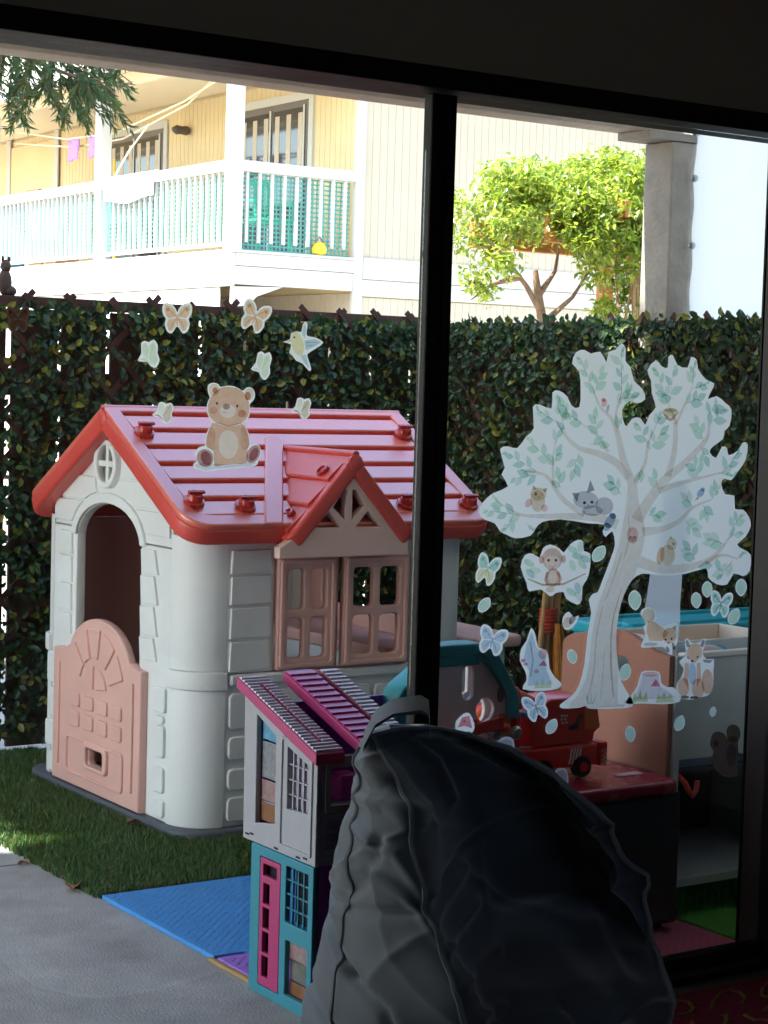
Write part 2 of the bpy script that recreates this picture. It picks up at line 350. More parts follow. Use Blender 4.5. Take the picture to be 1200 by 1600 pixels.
box('wall_panel', 'room_wall', -2.3, 0.55, 3.302, 3.44, 0, 2.06, wf); box('wall_panel', 'room_wall', 3.502, 4.7, 3.302, 3.44, 0, 2.06, wf)
box('lintel', 'room_wall', -2.3, 4.7, 3.302, 3.44, 2.062, 2.5, wf)
box('outer_skin', 'stucco', -6, 0.545, 3.4415, 3.455, 0.0, 2.495, wf); box('outer_skin', 'stucco', 3.505, 4.9, 3.4415, 3.455, 0.0, 2.495, wf); box('outer_skin', 'stucco', 0.546, 3.504, 3.4415, 3.455, 2.07, 2.495, wf)
# patio cover and the storey above
struct(box('patio_ceiling', 'soffit', -1.6, 4.9, 3.442, 5.36, 2.50, 2.56))
struct(box('upper_wall', 'stucco', -6, 6, -2, 3.44, 2.57, 5.6))
# turf blades
def turf():
    V, Fc = [], []; rnd = random.Random(3)
    def blade(x, y, h):
        a = rnd.random() * 2 * PI; w = 0.0026; lean = rnd.uniform(0.0, 0.014); b = rnd.random() * 2 * PI
        i = len(V)
        dx, dy = math.cos(a) * w, math.sin(a) * w; lx, ly = math.cos(b) * lean, math.sin(b) * lean
        V.extend(((x - dx, y - dy, 0.0), (x + dx, y + dy, 0.0), (x + dx * .7 + lx * .4, y + dy * .7 + ly * .4, h * .6), (x - dx * .7 + lx * .4, y - dy * .7 + ly * .4, h * .6), (x + lx, y + ly, h)))
        Fc.extend(((i, i + 1, i + 2, i + 3), (i + 3, i + 2, i + 4)))
    for _ in range(64000):
        x = rnd.uniform(2.222, 3.25); y = rnd.uniform(4.612, 6.58)
        if 2.72 < x < 3.8 and 5.06 < y < 6.2: continue
        if x > 2.9 and y > 5.0: continue
        blade(x, y, rnd.uniform(.017, .029))
    for _ in range(6000): blade(rnd.uniform(3.2, 4.68), rnd.uniform(4.62, 5.0), rnd.uniform(.017, .028))
    tag(pydata('grass', V, Fc, 'turf'), 'short artificial green turf around the toy house', 'grass', kind='stuff')
turf()
struct(box('turf_edge', 'concrete_joint', 2.24, 3.2, 4.606, 4.621, 0.0, 0.009))

# ================================================================== GLASS DOOR
door = thing('sliding_glass_door', 'black framed sliding glass door covered in stickers', 'glass door', (2.38, 3.35, 0))
box('head_rail', 'frame_black', 0.55, 3.50, 3.285, 3.43, 2.015, 2.06, door, bevel=.003)
st = box('stile', 'frame_black', 2.342, 2.407, 3.333, 3.366, 0.022, 2.0135, door, bevel=.004)
box('stile_lip', 'frame_black', 2.380, 2.386, 3.327, 3.3325, 0.06, 2.01, st, bevel=.001)
jb = box('jamb', 'jamb_brown', 3.418, 3.50, 3.285, 3.43, 0.022, 2.0135, door, bevel=.003)
box('gasket', 'frame_black', 3.338, 3.344, 3.344, 3.349, 0.06, 2.01, door)
box('jamb', 'jamb_brown', 0.55, 0.62, 3.285, 3.43, 0.022, 2.0135, door, bevel=.003)
box('bottom_rail', 'frame_black', 0.625, 2.3405, 3.33, 3.37, 0.022, 0.050, door, bevel=.003); box('bottom_rail', 'frame_black', 2.4085, 3.416, 3.33, 3.37, 0.022, 0.050, door, bevel=.003)
box('sill', 'frame_black', 0.55, 3.50, 3.285, 3.43, 0.0, 0.0205, door, bevel=.003)
box('pane', 'door_glass', 0.625, 2.341, 3.3500, 3.3545, 0.051, 2.013, door); box('pane', 'door_glass', 2.4075, 3.417, 3.3500, 3.3545, 0.051, 2.013, door)

# ================================================================== PATIO BEAM, POST, VINYL SCREEN
bm_ = thing('patio_beam', 'long beige painted beam spanning above the fence', 'beam', (2, 5.3, 2.33))
box('beam', 'beam_paint', -1.6, 4.80, 5.24, 5.36, 2.327, 2.498, bm_, bevel=.006)
box('nailer', 'beam_paint', -1.6, 4.66, 5.205, 5.2385, 2.385, 2.498, bm_, bevel=.004)
po = thing('patio_post', 'grey brown painted wood post holding the beam', 'post', (4.76, 5.27, 0))
box('post', 'post_paint', 4.705, 4.838, 5.195, 5.345, 0, 2.298, po, bevel=.006)
box('bracket', 'post_paint', 4.58, 4.845, 5.185, 5.355, 2.300, 2.3265, po, bevel=.003)
def tarp():
    t = thing('vinyl_screen', 'white vinyl screen with grommets hung from the post', 'screen', (4.76, 4.8, 1.5))
    V, Fc = [], []; ny, nz = 60, 44
    for j in range(nz + 1):
        for i in range(ny + 1):
            y = 5.188 - 1.7 * i / ny; z = 1.52 + 0.95 * j / nz
            d1 = (y - 5.15) + (z - 1.6) * 0.42; d2 = (y - 4.85) + (z - 1.55) * 0.42
            x = 4.805 + 0.004 * math.exp(-(i / 3.0) ** 2) * math.sin(z * 31) - 0.007 * math.exp(-(d1 / .012) ** 2) - 0.006 * math.exp(-(d2 / .014) ** 2) + 0.012 * noise.noise(Vector((y * 3, z * 2, 1)))
            V.append((x, y, z))
    for j in range(nz):
        for i in range(ny): a = j * (ny + 1) + i; Fc.append((a, a + 1, a + ny + 2, a + ny + 1))
    pydata('sheet', V, Fc, 'tarp', t, smooth=4)
    for z in (2.33, 2.17, 1.93, 1.66):
        lathe('grommet', 'steel', [(.004, .012), (.009, .014), (.013, .008), (.013, .0)], (4.792, 5.165, z), 'x', t, 14)
tarp()

# ================================================================== FENCES WITH IVY SCREENS
def fence(name, label, axis, fixed, a0, a1, step, gap, phase, zt, side):
    f = thing(name, label, 'fence', (fixed if axis == 'y' else a0, a0 if axis == 'y' else fixed, 0))
    def B(nm, m, u0, u1, w0, w1, z0, z1, bev=.003):
        if axis == 'x': return box(nm, m, u0, u1, w0, w1, z0, z1, f, bevel=bev)
        return box(nm, m, w0, w1, u0, u1, z0, z1, f, bevel=bev)
    u = phase
    while u < a1:
        g = gap * random.uniform(.75, 1.2); u1 = min(u + step - g, a1)
        if u1 > a0 + .03:
            o = B('board', 'fence_wood', max(u, a0), u1, fixed, fixed + side * .018, 0.02, zt - .045 + random.uniform(-.004, .004))
        u += step
    B('rail', 'fence_wood', a0, a1, fixed + side * .0195, fixed + side * .055, 0.35, 0.44); B('rail', 'fence_wood', a0, a1, fixed + side * .0195, fixed + side * .055, 1.32, 1.41)
    B('cap_rail', 'fence_wood', a0, a1, fixed - side * .02, fixed + side * .07, zt - .040, zt)
    return f
fence('board_fence', 'dark brown board fence behind the toy house', 'x', 6.60, 0.5, 4.72, 0.198, 0.020, 0.418, 1.683, 1)
fence('board_fence', 'dark brown board fence along the side under the vinyl screen', 'y', 4.722, 3.45, 6.59, 0.198, 0.008, 3.45, 1.660, 1)

def ivy(name, label, P, n, seed, zmax, skip=None):
    """P(u, w, z) -> world; u along the fence, w out of it"""
    rnd = random.Random(seed); V, Fc = [], []
    t = thing(name, label, 'ivy screen', P(0.5, 0, 0.05))
    L = n[1]
    # diagonal expanding laths
    for k in range(int(L / .17) + 12):
        for s in (1, -1):
            u0 = -1.7 + k * .17 if s == 1 else k * .17
            za, zb = 0.06, zmax + (rnd.uniform(.03, .055) if seed == 1 else rnd.uniform(.0, .03)); ua, ub = u0, u0 + s * (zb - za)
            # clip to 0..L
            def cl(ua, za, ub, zb):
                lo, hi = 0.0, 1.0
                d = ub - ua
                t0, t1 = (0 - ua) / d, (L - ua) / d
                if t0 > t1: t0, t1 = t1, t0
                lo, hi = max(lo, t0), min(hi, t1)
                if hi - lo < .08: return None
                return ua + d * lo, za + (zb - za) * lo, ua + d * hi, za + (zb - za) * hi
            c = cl(ua, za, ub, zb)
            if not c: continue
            w = .030 if s == 1 else .037
            d = Vector((c[2] - c[0], 0, c[3] - c[1])).normalized(); nn = Vector((-d.z, 0, d.x)) * .011
            bmx = bmesh.new(); vs = []
            for ww in (w - .003, w + .003):
                for (u, z, sg) in ((c[0], c[1], 1), (c[2], c[3], 1), (c[2], c[3], -1), (c[0], c[1], -1)):
                    vs.append(bmx.verts.new(P(u + sg * nn.x, ww, z + sg * nn.z)))
            for fc in ((0, 1, 2, 3), (4, 5, 6, 7), (0, 1, 5, 4), (1, 2, 6, 5), (2, 3, 7, 6), (3, 0, 4, 7)): bmx.faces.new([vs[i] for i in fc])
            bm_to('lath', bmx, 'lath_wood', t)
    def leaf(c, s, a, tilt, roll):
        # local frame in (u, w, z)
        d = Vector((math.cos(a), 0, math.sin(a))); out = Vector((0, 1, 0)); d = (d * math.cos(tilt) + out * math.sin(tilt)).normalized()
        sd = d.cross(out).normalized(); up = sd.cross(d); sd = (sd * math.cos(roll) + up * math.sin(roll)); up = sd.cross(d)
        i = len(V); fold = .22 * s
        for p in (c, c + d * s * .35 + sd * s * .30 + up * fold * .5, c + d * s * .72 + sd * s * .24 + up * fold * .3, c + d * s - up * fold * .3, c + d * s * .72 - sd * s * .24 + up * fold * .3, c + d * s * .35 - sd * s * .30 + up * fold * .5, c + d * s * .5):
            V.append(P(p.x, p.y, p.z))
        Fc.extend(((i, i + 1, i + 6), (i + 1, i + 2, i + 6), (i + 2, i + 3, i + 6), (i + 3, i + 4, i + 6), (i + 4, i + 5, i + 6), (i + 5, i, i + 6)))
    for _ in range(n[0]):
        u = rnd.uniform(0, L); z = rnd.uniform(.06, zmax - .005) if rnd.random() > .06 else rnd.uniform(zmax - .07, zmax + (.012 if seed == 2 else -.01))
        if skip and skip(u, z, rnd): continue
        dens = noise.noise(Vector((u * 5, z * 5, seed))) 
        if dens < -.34 and rnd.random() < .75: continue
        leaf(Vector((u, rnd.uniform(.02, .085), z)), rnd.uniform(.025, .043), rnd.uniform(0, 2 * PI), rnd.uniform(-.1, .9), rnd.uniform(-.7, .7))
    o = pydata('leaves', V, Fc, 'ivy', t); o['kind'] = 'stuff'
gx = [2.774 + .198 * k for k in range(-4, 9)]
def skip1(u, z, rnd):
    x = u + 1.9
    return any(-.013 < x - g < .004 for g in gx) and rnd.random() < (.86 if x < 3.1 else .25)
ivy('ivy_screen', 'artificial ivy screen on brown lattice behind the toy house', lambda u, w, z: Vector((u + 1.9, 6.60 - w, z)), (16500, 2.8), 1, 1.655, skip1)
ivy('ivy_screen', 'artificial ivy screen running toward the door under the vinyl screen', lambda u, w, z: Vector((4.72 - w, 6.58 - u, z)), (16500, 2.6), 2, 1.655)
fg = thing('figurine', 'small dark brown figurine perched on the fence top', 'figurine', (2.775, 6.63, 1.683))
def figurine():
    bm = bmesh.new()
    for (p, r) in (((2.775, 6.63, 1.73), (.026, .024, .050)), ((2.777, 6.63, 1.79), (.020, .02, .024)), ((2.765, 6.63, 1.815), (.006, .005, .012)), ((2.789, 6.63, 1.815), (.006, .005, .012)), ((2.79, 6.63, 1.70), (.030, .024, .022))):
        bmesh.ops.create_uvsphere(bm, u_segments=14, v_segments=10, radius=1, matrix=Matrix.Translation(p) @ Matrix.Diagonal((*r, 1)))
    bm_to('body', bm, 'figurine', fg, smooth=4)
figurine()

# ================================================================== TOY HOUSE
X0, X1, Y0, Y1 = 2.73, 3.785, 5.07, 6.18
ph = thing('toy_house', 'white plastic toy house with red roof and pink door', 'playhouse', (3.26, 5.62, 0))
shape('base', 'ph_base', [rrect(2.695, 3.82, 5.03, 6.235, .13, 8)], .032, .010, 'XY', .016, ph)
ZB, ZE = .032, .905
# corner columns
def column(cx, cy_, sx, sy, r=.125):
    def outline(g):
        pts = [(cx, cy_)]
        pts = []
        # quarter circle towards (sx, sy)
        c0 = Vector((cx - sx * r, cy_ - sy * r))
        for i in range(13):
            a = (PI / 2) * i / 12
            pts.append((c0.x + sx * (r + g) * math.cos(a), c0.y + sy * (r + g) * math.sin(a)))
        pts.append((c0.x - sx * .0, c0.y + sy * (r - .03))); pts.append((c0.x + sx * (r - .03) * .707, c0.y + sy * (r - .03) * .707)); pts.append((c0.x + sx * (r - .03), c0.y))
        return pts
    cg = shape('column', 'ph_white', [outline(.004)], .455 - ZB, .003, 'XY', (.455 + ZB) / 2, ph)
    shape('column_band', 'ph_white', [outline(.014)], .058, .006, 'XY', .484, ph)
    shape('column', 'ph_white', [outline(0)], ZE - .513 + .02, .003, 'XY', (.513 + ZE + .02) / 2, ph)
column(X0, Y0, -1, -1); column(X1, Y0, 1, -1); column(X0, Y1, -1, 1); column(X1, Y1, 1, 1)
# door end (faces -X)
W = .036
shape('side_panel', 'ph_white', [rrect(5.195, 5.402, ZB, .878, .006)], W, .005, 'YZ', X0 + W / 2, ph)
shape('side_panel', 'ph_white', [rrect(5.878, 6.055, ZB, .893, .006)], W, .005, 'YZ', X0 + W / 2, ph)
archc = 5.64
gab = [(5.198, .882), (5.398, .882)] + arc(archc, .86, .240, .128, 174, 6) + [(5.882, .896), (6.052, .898), (6.052, .985), (5.60, 1.255), (5.55, 1.255), (5.198, 1.02)]
gp = shape('gable_panel', 'ph_white', [gab, ell(5.64, 1.118, .062, .064, 24)], .034, .005, 'YZ', X0 + .019, ph)
tr_ = arc(archc, .862, .272, .162, 4, 176) + list(reversed(arc(archc, .862, .240, .128, 4, 176)))
shape('arch_trim', 'ph_white', [tr_], .012, .004, 'YZ', X0 - .002, gp)
ov = shape('oval_frame', 'ph_white', [ell(5.64, 1.118, .082, .080, 28), ell(5.64, 1.118, .060, .060, 28)], .03, .006, 'YZ', X0 - .006, gp)
boxes('cross', 'ph_white', [(X0 - .010, X0 + .004, 5.630, 5.650, 1.057, 1.179), (X0 - .009, X0 + .003, 5.58, 5.70, 1.108, 1.128)], ov, bevel=.003)
def brick(u0, u1, z0, z1, face, d=.010, r=.012, m='ph_white', par=None):
    pl, at = ('YZ', X0 - d / 2 + .001) if face == 'g' else ('XZ', Y0 - d / 2 + .001) 
    shape('brick', m, [rrect(u0, u1, z0, z1, r, 3)], d + .004, .0045, pl, at, par or ph)
# gable: overlapping cladding on the upper halves, rounded stones below
def clad(poly, face, par=ph):
    pl, at = ('YZ', X0 - .003) if face == 'g' else ('XZ', Y0 - .003)
    shape('siding_board', 'ph_white', [poly], .012, .003, pl, at, par)
for k, (z0, z1) in enumerate(((.522, .592), (.600, .690), (.698, .785), (.793, .868))):
    clad([(5.275, z0), (5.382, z0 - .004), (5.390, z1 - .004), (5.30, z1)], 'g')
    clad([(5.90, z0 + .01), (6.005, z0 + .01), (5.99, z1 + .01), (5.905, z1 + .01)], 'g')
for (a, b, z0, z1) in ((5.205, 5.285, .37, .45), (5.21, 5.262, .23, .33), (5.21, 5.275, .12, .20), (5.205, 5.262, .045, .10), (5.215, 5.27, .335, .36)): brick(a, b, z0, z1, 'g')
for (a, b, z0, z1) in ((5.995, 6.075, .35, .455), (5.99, 6.05, .235, .335), (6.0, 6.085, .13, .22), (5.99, 6.06, .045, .115)): brick(a, b, z0, z1, 'g')
# courses of boards on the gable
def yl(z): return min(6.045, 6.105 - (z - .93) * 1.70)
def yr(z): return max(5.205, 5.125 + (z - .95) * 1.50)
def ya(z, sg):
    k = (z - .862) / .168
    return 5.64 + sg * (.284 * math.sqrt(1 - k * k) if k < 1 else 0)
for z0, z1 in ((.912, .985), (.992, 1.07), (1.077, 1.15)):
    for sg, fe in ((1, yl), (-1, yr)):
        zs = [z0 + (z1 - z0) * k / 5 for k in range(6)]; inner = [(max(ya(z, 1), 5.64 + .095 * (z > 1.03)) if sg > 0 else min(ya(z, -1), 5.64 - .095 * (z > 1.03)), z) for z in zs]
        if z0 > 1.03: inner = [(5.64 + sg * (.094 if abs(z - 1.118) < .07 else .06), z) for z in zs]
        outer = [(fe(min(max(z1, .95), z)) if True else 0, z) for z in reversed(zs)]
        if all((o[0] - i[0]) * sg > .015 for o, i in zip(reversed(outer), inner)):
            shape('siding_board', 'ph_white', [inner + outer], .009, .003, 'YZ', X0 - .0015, gp)
# pink half door with arched top
dr = [(5.335, .036), (5.985, .036), (5.985, .482), (5.955, .486), (5.895, .486), (5.875, .50)] + arc(5.64, .462, .228, .150, 14, 166) + [(5.405, .50), (5.385, .488), (5.335, .482)]
slot = rrect(5.575, 5.70, .128, .182, .012)
dp = shape('door', 'ph_pink', [dr, slot], .03, .007, 'YZ', X0 - .013, ph)
XD = X0 - .028
def dpanel(loops, t=.012, b=.004, nm='door_panel'): shape(nm, 'ph_pink', loops, t, b, 'YZ', XD - .002, dp)
for r_, (z0, z1) in enumerate(((.305, .352), (.238, .288))):
    for c_ in range(4):
        y_ = 5.455 + c_ * .104; dpanel([rrect(y_, y_ + .074, z0, z1, .010, 3)])
dpanel([rrect(5.44, 5.87, .075, .205, .02), rrect(5.452, 5.858, .085, .195, .016)])
dpanel([rrect(5.548, 5.727, .112, .20, .02), rrect(5.572, 5.703, .126, .184, .012)], .022, .006, 'slot_frame')
for a0, a1 in ((18, 44), (50, 72), (78, 100), (106, 132), (138, 162)):
    o_ = arc(5.655, .375, .215, .205, a0, a1, 6) + arc(5.655, .375, .115, .108, a1, a0, 6); dpanel([o_])
for a0, a1 in ((12, 84), (96, 168)):
    o_ = arc(5.655, .372, .088, .085, a0, a1, 6) + [(5.655 + (.012 if a0 < 50 else -.012), .38)]; dpanel([o_])
for y_ in (5.375, 5.925): dpanel([rrect(y_, y_ + .018, .09, .44, .008)])
# front wall (faces -Y)
lw = shape('lower_wall', 'ph_white', [rrect(2.855, 3.665, ZB, .492, .004)], .04, .004, 'XZ', Y0 + .021, ph)
shape('window_sill', 'ph_white', [rrect(2.865, 3.66, .470, .503, .008)], .062, .008, 'XZ', Y0 + .012, ph)
shape('side_panel', 'ph_white', [rrect(2.855, 3.022, .505, ZE, .004)], .036, .004, 'XZ', Y0 + .019, ph)
shape('side_panel', 'ph_white', [rrect(3.513, 3.665, .505, ZE, .004)], .036, .004, 'XZ', Y0 + .019, ph)
for z0, z1 in ((.512, .605), (.613, .708), (.716, .805), (.812, .885)):
    clad([(2.865, z0), (3.010, z0 + .003), (3.002, z1), (2.868, z1 - .003)], 'f'); clad([(3.525, z0), (3.655, z0), (3.648, z1), (3.528, z1)], 'f')
def wall_bricks():
    rows = ((.045, .125), (.138, .222), (.236, .318), (.332, .452)); rnd = random.Random(4)
    for i, (z0, z1) in enumerate(rows):
        x = 2.868
        while x < 3.64:
            w = rnd.uniform(.10, .19); x2 = min(x + w, 3.652)
            if x2 - x > .05 and rnd.random() < .86: brick(x, x2, z0 + rnd.uniform(0, .008), z1 - rnd.uniform(0, .012), 'f', .009, .018)
            x = x2 + .016
wall_bricks()
# pink gable over the window with four openings
gpoly = [(2.968, .866), (3.440, .866), (3.440, .905), (3.405, .935), (3.238, 1.150), (3.218, 1.150), (3.03, .935), (2.968, .900)]
tri = [[(3.085, .957), (3.185, .957), (3.142, 1.004)], [(3.240, .957), (3.335, .957), (3.284, 1.006)], [(3.156, 1.020), (3.200, .980), (3.204, 1.072), (3.196, 1.072)], [(3.226, .982), (3.272, 1.022), (3.238, 1.072), (3.226, 1.072)]]
shape('window_gable', 'ph_gable', [gpoly] + tri, .034, .004, 'XZ', 4.972, ph)
def shutter(x0, x1, at):
    z0, z1 = .508, .858; w = x1 - x0; holes = []
    px0, px1 = x0 + .036, x1 - .036; pw = (px1 - px0 - .026) / 2; pz0, pz1 = z0 + .036, z1 - .036; phh = (pz1 - pz0 - .026) / 2
    for i in (0, 1):
        for j in (0, 1): holes.append(rrect(px0 + i * (pw + .026), px0 + i * (pw + .026) + pw, pz0 + j * (phh + .026), pz0 + j * (phh + .026) + phh, .014, 3))
    s = shape('shutter', 'ph_pink', [rrect(x0, x1, z0, z1, .010)] + holes, .026, .005, 'XZ', at, ph)
    shape('shutter_rim', 'ph_pink', [rrect(x0 + .006, x1 - .006, z0 + .006, z1 - .006, .012), rrect(x0 + .020, x1 - .020, z0 + .020, z1 - .020, .012)], .010, .003, 'XZ', at - .016, s)
shutter(3.026, 3.238, Y0 - .006); shutter(3.262, 3.510, Y0 - .012)
box('window_post', 'ph_pink', 3.2395, 3.2605, Y0 + .006, Y0 + .035, .508, .858, ph, bevel=.003)
# back wall and far end wall, seen through the openings
shape('back_wall', 'ph_pink', [rrect(2.855, 3.665, ZB, ZE, .004), rrect(3.12, 3.26, .53, .70, .01), rrect(3.12, 3.26, .72, .86, .01), rrect(3.28, 3.42, .53, .70, .01), rrect(3.28, 3.42, .72, .86, .01)], .034, .004, 'XZ', Y1 - .02, ph)
shape('far_end_wall', 'ph_pink', [[(5.195, ZB), (6.055, ZB), (6.055, .9), (5.62, 1.24), (5.195, .9)], rrect(5.30, 5.95, .60, .86, .02)], .034, .004, 'YZ', X1 - .02, ph)
shape('counter', 'ph_pink', [rrect(3.50, 3.765, 5.16, 6.0, .03)], .045, .010, 'XY', .515, ph)
shape('counter_cabinet', 'ph_white', [rrect(3.53, 3.765, 5.2, 5.96, .02)], .42, .008, 'XY', .28, ph)
shape('outer_shelf', 'ph_pink', [rrect(3.80, 4.035, 5.10, 5.75, .035)], .04, .012, 'XY', .545, ph)
box('shelf_bracket', 'ph_white', 3.80, 3.985, 5.14, 5.70, .30, .523, ph, bevel=.01)
# roof
RY, RZ, EY0, EY1, EZ = 5.58, 1.296, 4.98, 6.18, .957
RX0, RX1 = 2.668, 3.815
def slope_frame(sy):
    top = Vector((0, RY, RZ)); ev = Vector((0, EY0 if sy < 0 else EY1, EZ)); d = (ev - top); L = d.length; d.normalize()
    n = Vector((0, -d.z * (1 if sy < 0 else -1) * -1, 0)); n = Vector((1, 0, 0)).cross(d); n = n if n.z > 0 else -n
    return top, d, n, L
def on_slope(fr, name, m, loops, h0, h1, bev, parent):
    top, d, n, L = fr
    ex = Vector((1, 0, 0)); c = ex.cross(d)
    pl = (ex, d, c)
    org = top + n * ((h0 + h1) / 2)
    return shape(name, m, loops, h1 - h0, bev, pl, 0, parent, org=org)
for sy in (-1, 1):
    fr = slope_frame(sy); top, d, n, L = fr
    out = [(RX0, 0), (RX1, 0)] + arc(RX1 - .085, L - .085, .085, .085, 0, 90, 6) + arc(RX0 + .085, L - .085, .085, .085, 90, 180, 6)
    sl_ = on_slope(fr, 'roof_slope', 'ph_red', [out], -.062, -.004, .012, ph)
    rim_in = [(RX0 + .055, .030), (RX1 - .055, .030)] + arc(RX1 - .11, L - .115, .055, .055, 0, 90, 4) + arc(RX0 + .11, L - .115, .055, .055, 90, 180, 4)
    rim_out = [(RX0 + .004, .0), (RX1 - .004, .0)] + arc(RX1 - .089, L - .089, .085, .085, 0, 90, 6) + arc(RX0 + .089, L - .089, .085, .085, 90, 180, 6)
    on_slope(fr, 'roof_rim', 'ph_roof', [rim_out, rim_in], -.010, .012, .006, sl_)
    # lapped planks
    npl = 6; a, b = .030, L - .062
    for k in range(npl):
        v0 = a + (b - a) * k / npl; v1 = a + (b - a) * (k + 1) / npl
        bmx = bmesh.new(); prof = [(v0 + .018, -.016), (v0 + .016, .003), (v0 + .022, .006), (v1 - .004, .0105), (v1, .007), (v1 - .001, -.016)]; rings = []
        for x in (RX0 + .057 + (.0 if k < 5 else .012), RX1 - .057 - (.0 if k < 5 else .012)):
            rings.append([bmx.verts.new(top + d * v + n * h + Vector((x, 0, 0))) for v, h in prof])
        N = len(prof)
        for i in range(N): bmx.faces.new((rings[0][i], rings[0][(i + 1) % N], rings[1][(i + 1) % N], rings[1][i]))
        bmx.faces.new(rings[0]); bmx.faces.new(rings[1])
        bm_to('roof_plank', bmx, 'ph_roof', sl_, bevel=.003)
    if sy < 0:
        on_slope(fr, 'roof_rim', 'ph_roof', [[(2.925, L - .004), (2.992, L - .004), (3.235, .205), (3.238, .182), (3.225, .170), (3.195, .170), (3.178, .182)]], -.01, .016, .006, sl_)
        for (x, v) in ((2.745, .165), (2.742, .560), (2.905, .590), (3.735, .160), (3.50, .590), (3.742, .595)):
            p = top + d * v + n * .010 + Vector((x, 0, 0)); ax = (Vector((1, 0, 0)), d, n)
            cl_ = lathe('clip', 'clip_red', [(.034, -.004), (.034, .010), (.026, .014), (.024, .030), (.020, .034), (.006, .034)], p, ax, sl_, 8)
            q = p + n * .034; bmx = bmesh.new(); box_bm(bmx, -.028, .028, -.006, .006, 0, .008)
            for v_ in bmx.verts: v_.co = q + ax[0] * v_.co.x + ax[1] * v_.co.y + n * v_.co.z
            bm_to('clip_key', bmx, 'clip_red', cl_, bevel=.002)
shape('ridge_core', 'ph_red', [[(RY - .038, RZ - .026), (RY, RZ - .004), (RY + .038, RZ - .026), (RY + .026, RZ - .072), (RY, RZ - .060), (RY - .026, RZ - .072)]], RX1 - RX0 - .006, .002, 'YZ', (RX0 + RX1) / 2, ph)
lathe('ridge_end', 'ph_red', [(.030, -.006), (.030, .004), (.024, .008), (.004, .009)], (RX0 + .004, RY, RZ - .030), 'x', ph, 20)
tube('roof_ridge', 'ph_roof', [(RX0 + .004, RY, RZ + .0), (RX1 - .004, RY, RZ + .0)], .014, ph, 10)
# dormer
def dormer():
    dx, dz0, dz1 = 3.228, .925, 1.182; hw = .232; yf, yb = 4.945, 5.42
    for s in (-1, 1):
        tp = Vector((dx, 0, dz1)); ft = Vector((dx + s * hw, 0, dz0)); d = (ft - tp); L = d.length; d.normalize()
        n = Vector((0, 1, 0)).cross(d); n = n if n.z > 0 else -n
        ey = Vector((0, 1, 0))
        # in-plane: a = y, b = along d
        me_org = tp + n * -.023
        c = ey.cross(d)
        out = [(yf, 0), (yb, 0), (yf + .12, L)] + arc(yf + .03, L - .03, .03, .03, 90, 180, 5)
        dslope = shape('dormer_slope', 'ph_red', [out], .050, .010, (ey, d, c), 0, ph, org=me_org)
        for k in range(3):
            v0, v1 = .012 + k * (L - .03) / 3, .012 + (k + 1) * (L - .03) / 3
            bmx = bmesh.new(); prof = [(v0, -.004), (v0, .001), (v1 - .010, .012), (v1 - .003, .010), (v1, -.004)]; rings = []
            for i, e in enumerate((yf + .028, None)):
                ring = []
                for v, h in prof:
                    y = e if e else yb - (yb - yf - .12) * v / L - .01
                    ring.append(bmx.verts.new(tp + d * v + n * h + ey * y))
                rings.append(ring)
            N = len(prof)
            for i in range(N): bmx.faces.new((rings[0][i], rings[0][(i + 1) % N], rings[1][(i + 1) % N], rings[1][i]))
            bmx.faces.new(rings[0]); bmx.faces.new(rings[1]); bm_to('roof_plank', bmx, 'ph_red', dslope, bevel=.002)
        for v in ((.085, .265) if s < 0 else (.265,)):
            p = tp + d * v + n * .008 + ey * (yf + .085); ax = (ey, d, n)
            lathe('clip', 'clip_red', [(.022, -.004), (.022, .012), (.016, .014), (.014, .008), (.003, .008)], p, ax, dslope, 14)
    lathe('ridge_end', 'ph_red', [(.026, -.006), (.026, .002), (.020, .006), (.003, .007)], (dx, yf + .002, dz1 - .026), 'y', ph, 18)
    tube('dormer_ridge', 'ph_red', [(dx, yf, dz1), (dx, yb - .02, dz1)], .012, ph, 8)
dormer()

# ================================================================== THINGS ON THE PATIO FLOOR
def foam(name, label, m, x0, x1, y0, y1, teeth=True):
    pts = []
    if teeth:
        def edge(p, q, sgn):
            p, q = Vector(p), Vector(q); d = (q - p); L = d.length; d.normalize(); nrm = Vector((d.y, -d.x)); k = 7; o = []
            for i in range(k):
                a = L * i / k; b = L * (i + 1) / k; off = .014 * sgn if i % 2 else 0
                for t, of in ((a + .006, off), (b - .006, off)): v = p + d * t + nrm * of; o.append((v.x, v.y))
            return o
        pts = [(x0, y0)] + edge((x0, y0), (x1, y0), 1) + [(x1, y0)] + [(x1, y1), (x0, y1)]
    else: pts = [(x0, y0), (x1, y0), (x1, y1), (x0, y1)]
    o = shape(name, m, [pts], .012, .002, 'XY', .0065, None)
    # raised checker ribs
    bm = bmesh.new(); s = .0135; nx, ny = int((x1 - x0 - .03) / s), int((y1 - y0 - .03) / s)
    for i in range(nx):
        for j in range(ny):
            if (i + j) % 2: continue
            cx, cy_ = x0 + .018 + i * s, y0 + .018 + j * s
            v = [bm.verts.new(p) for p in ((cx - s * .5, cy_, .0126), (cx, cy_ - s * .28, .0126), (cx + s * .5, cy_, .0126), (cx, cy_ + s * .28, .0126), (cx, cy_, .0150))]
            for a, b in ((0, 1), (1, 2), (2, 3), (3, 0)): bm.faces.new((v[a], v[b], v[4]))
    r = bm_to('tread', bm, m, o); r['kind'] = 'stuff'
    return tag(o, label, 'foam mat', 'foam floor tiles')
foam('foam_mat', 'bright blue foam floor tile at the turf corner', 'foam_blue', 2.232, 2.84, 3.985, 4.604)
foam('foam_mat', 'purple foam floor tile beside the doll house', 'foam_purple', 2.232, 2.84, 3.37 + .08, 3.969, False)
foam('foam_mat', 'pink foam floor tile next to the black caster', 'foam_pink', 2.856, 3.46, 3.45, 3.969, False)
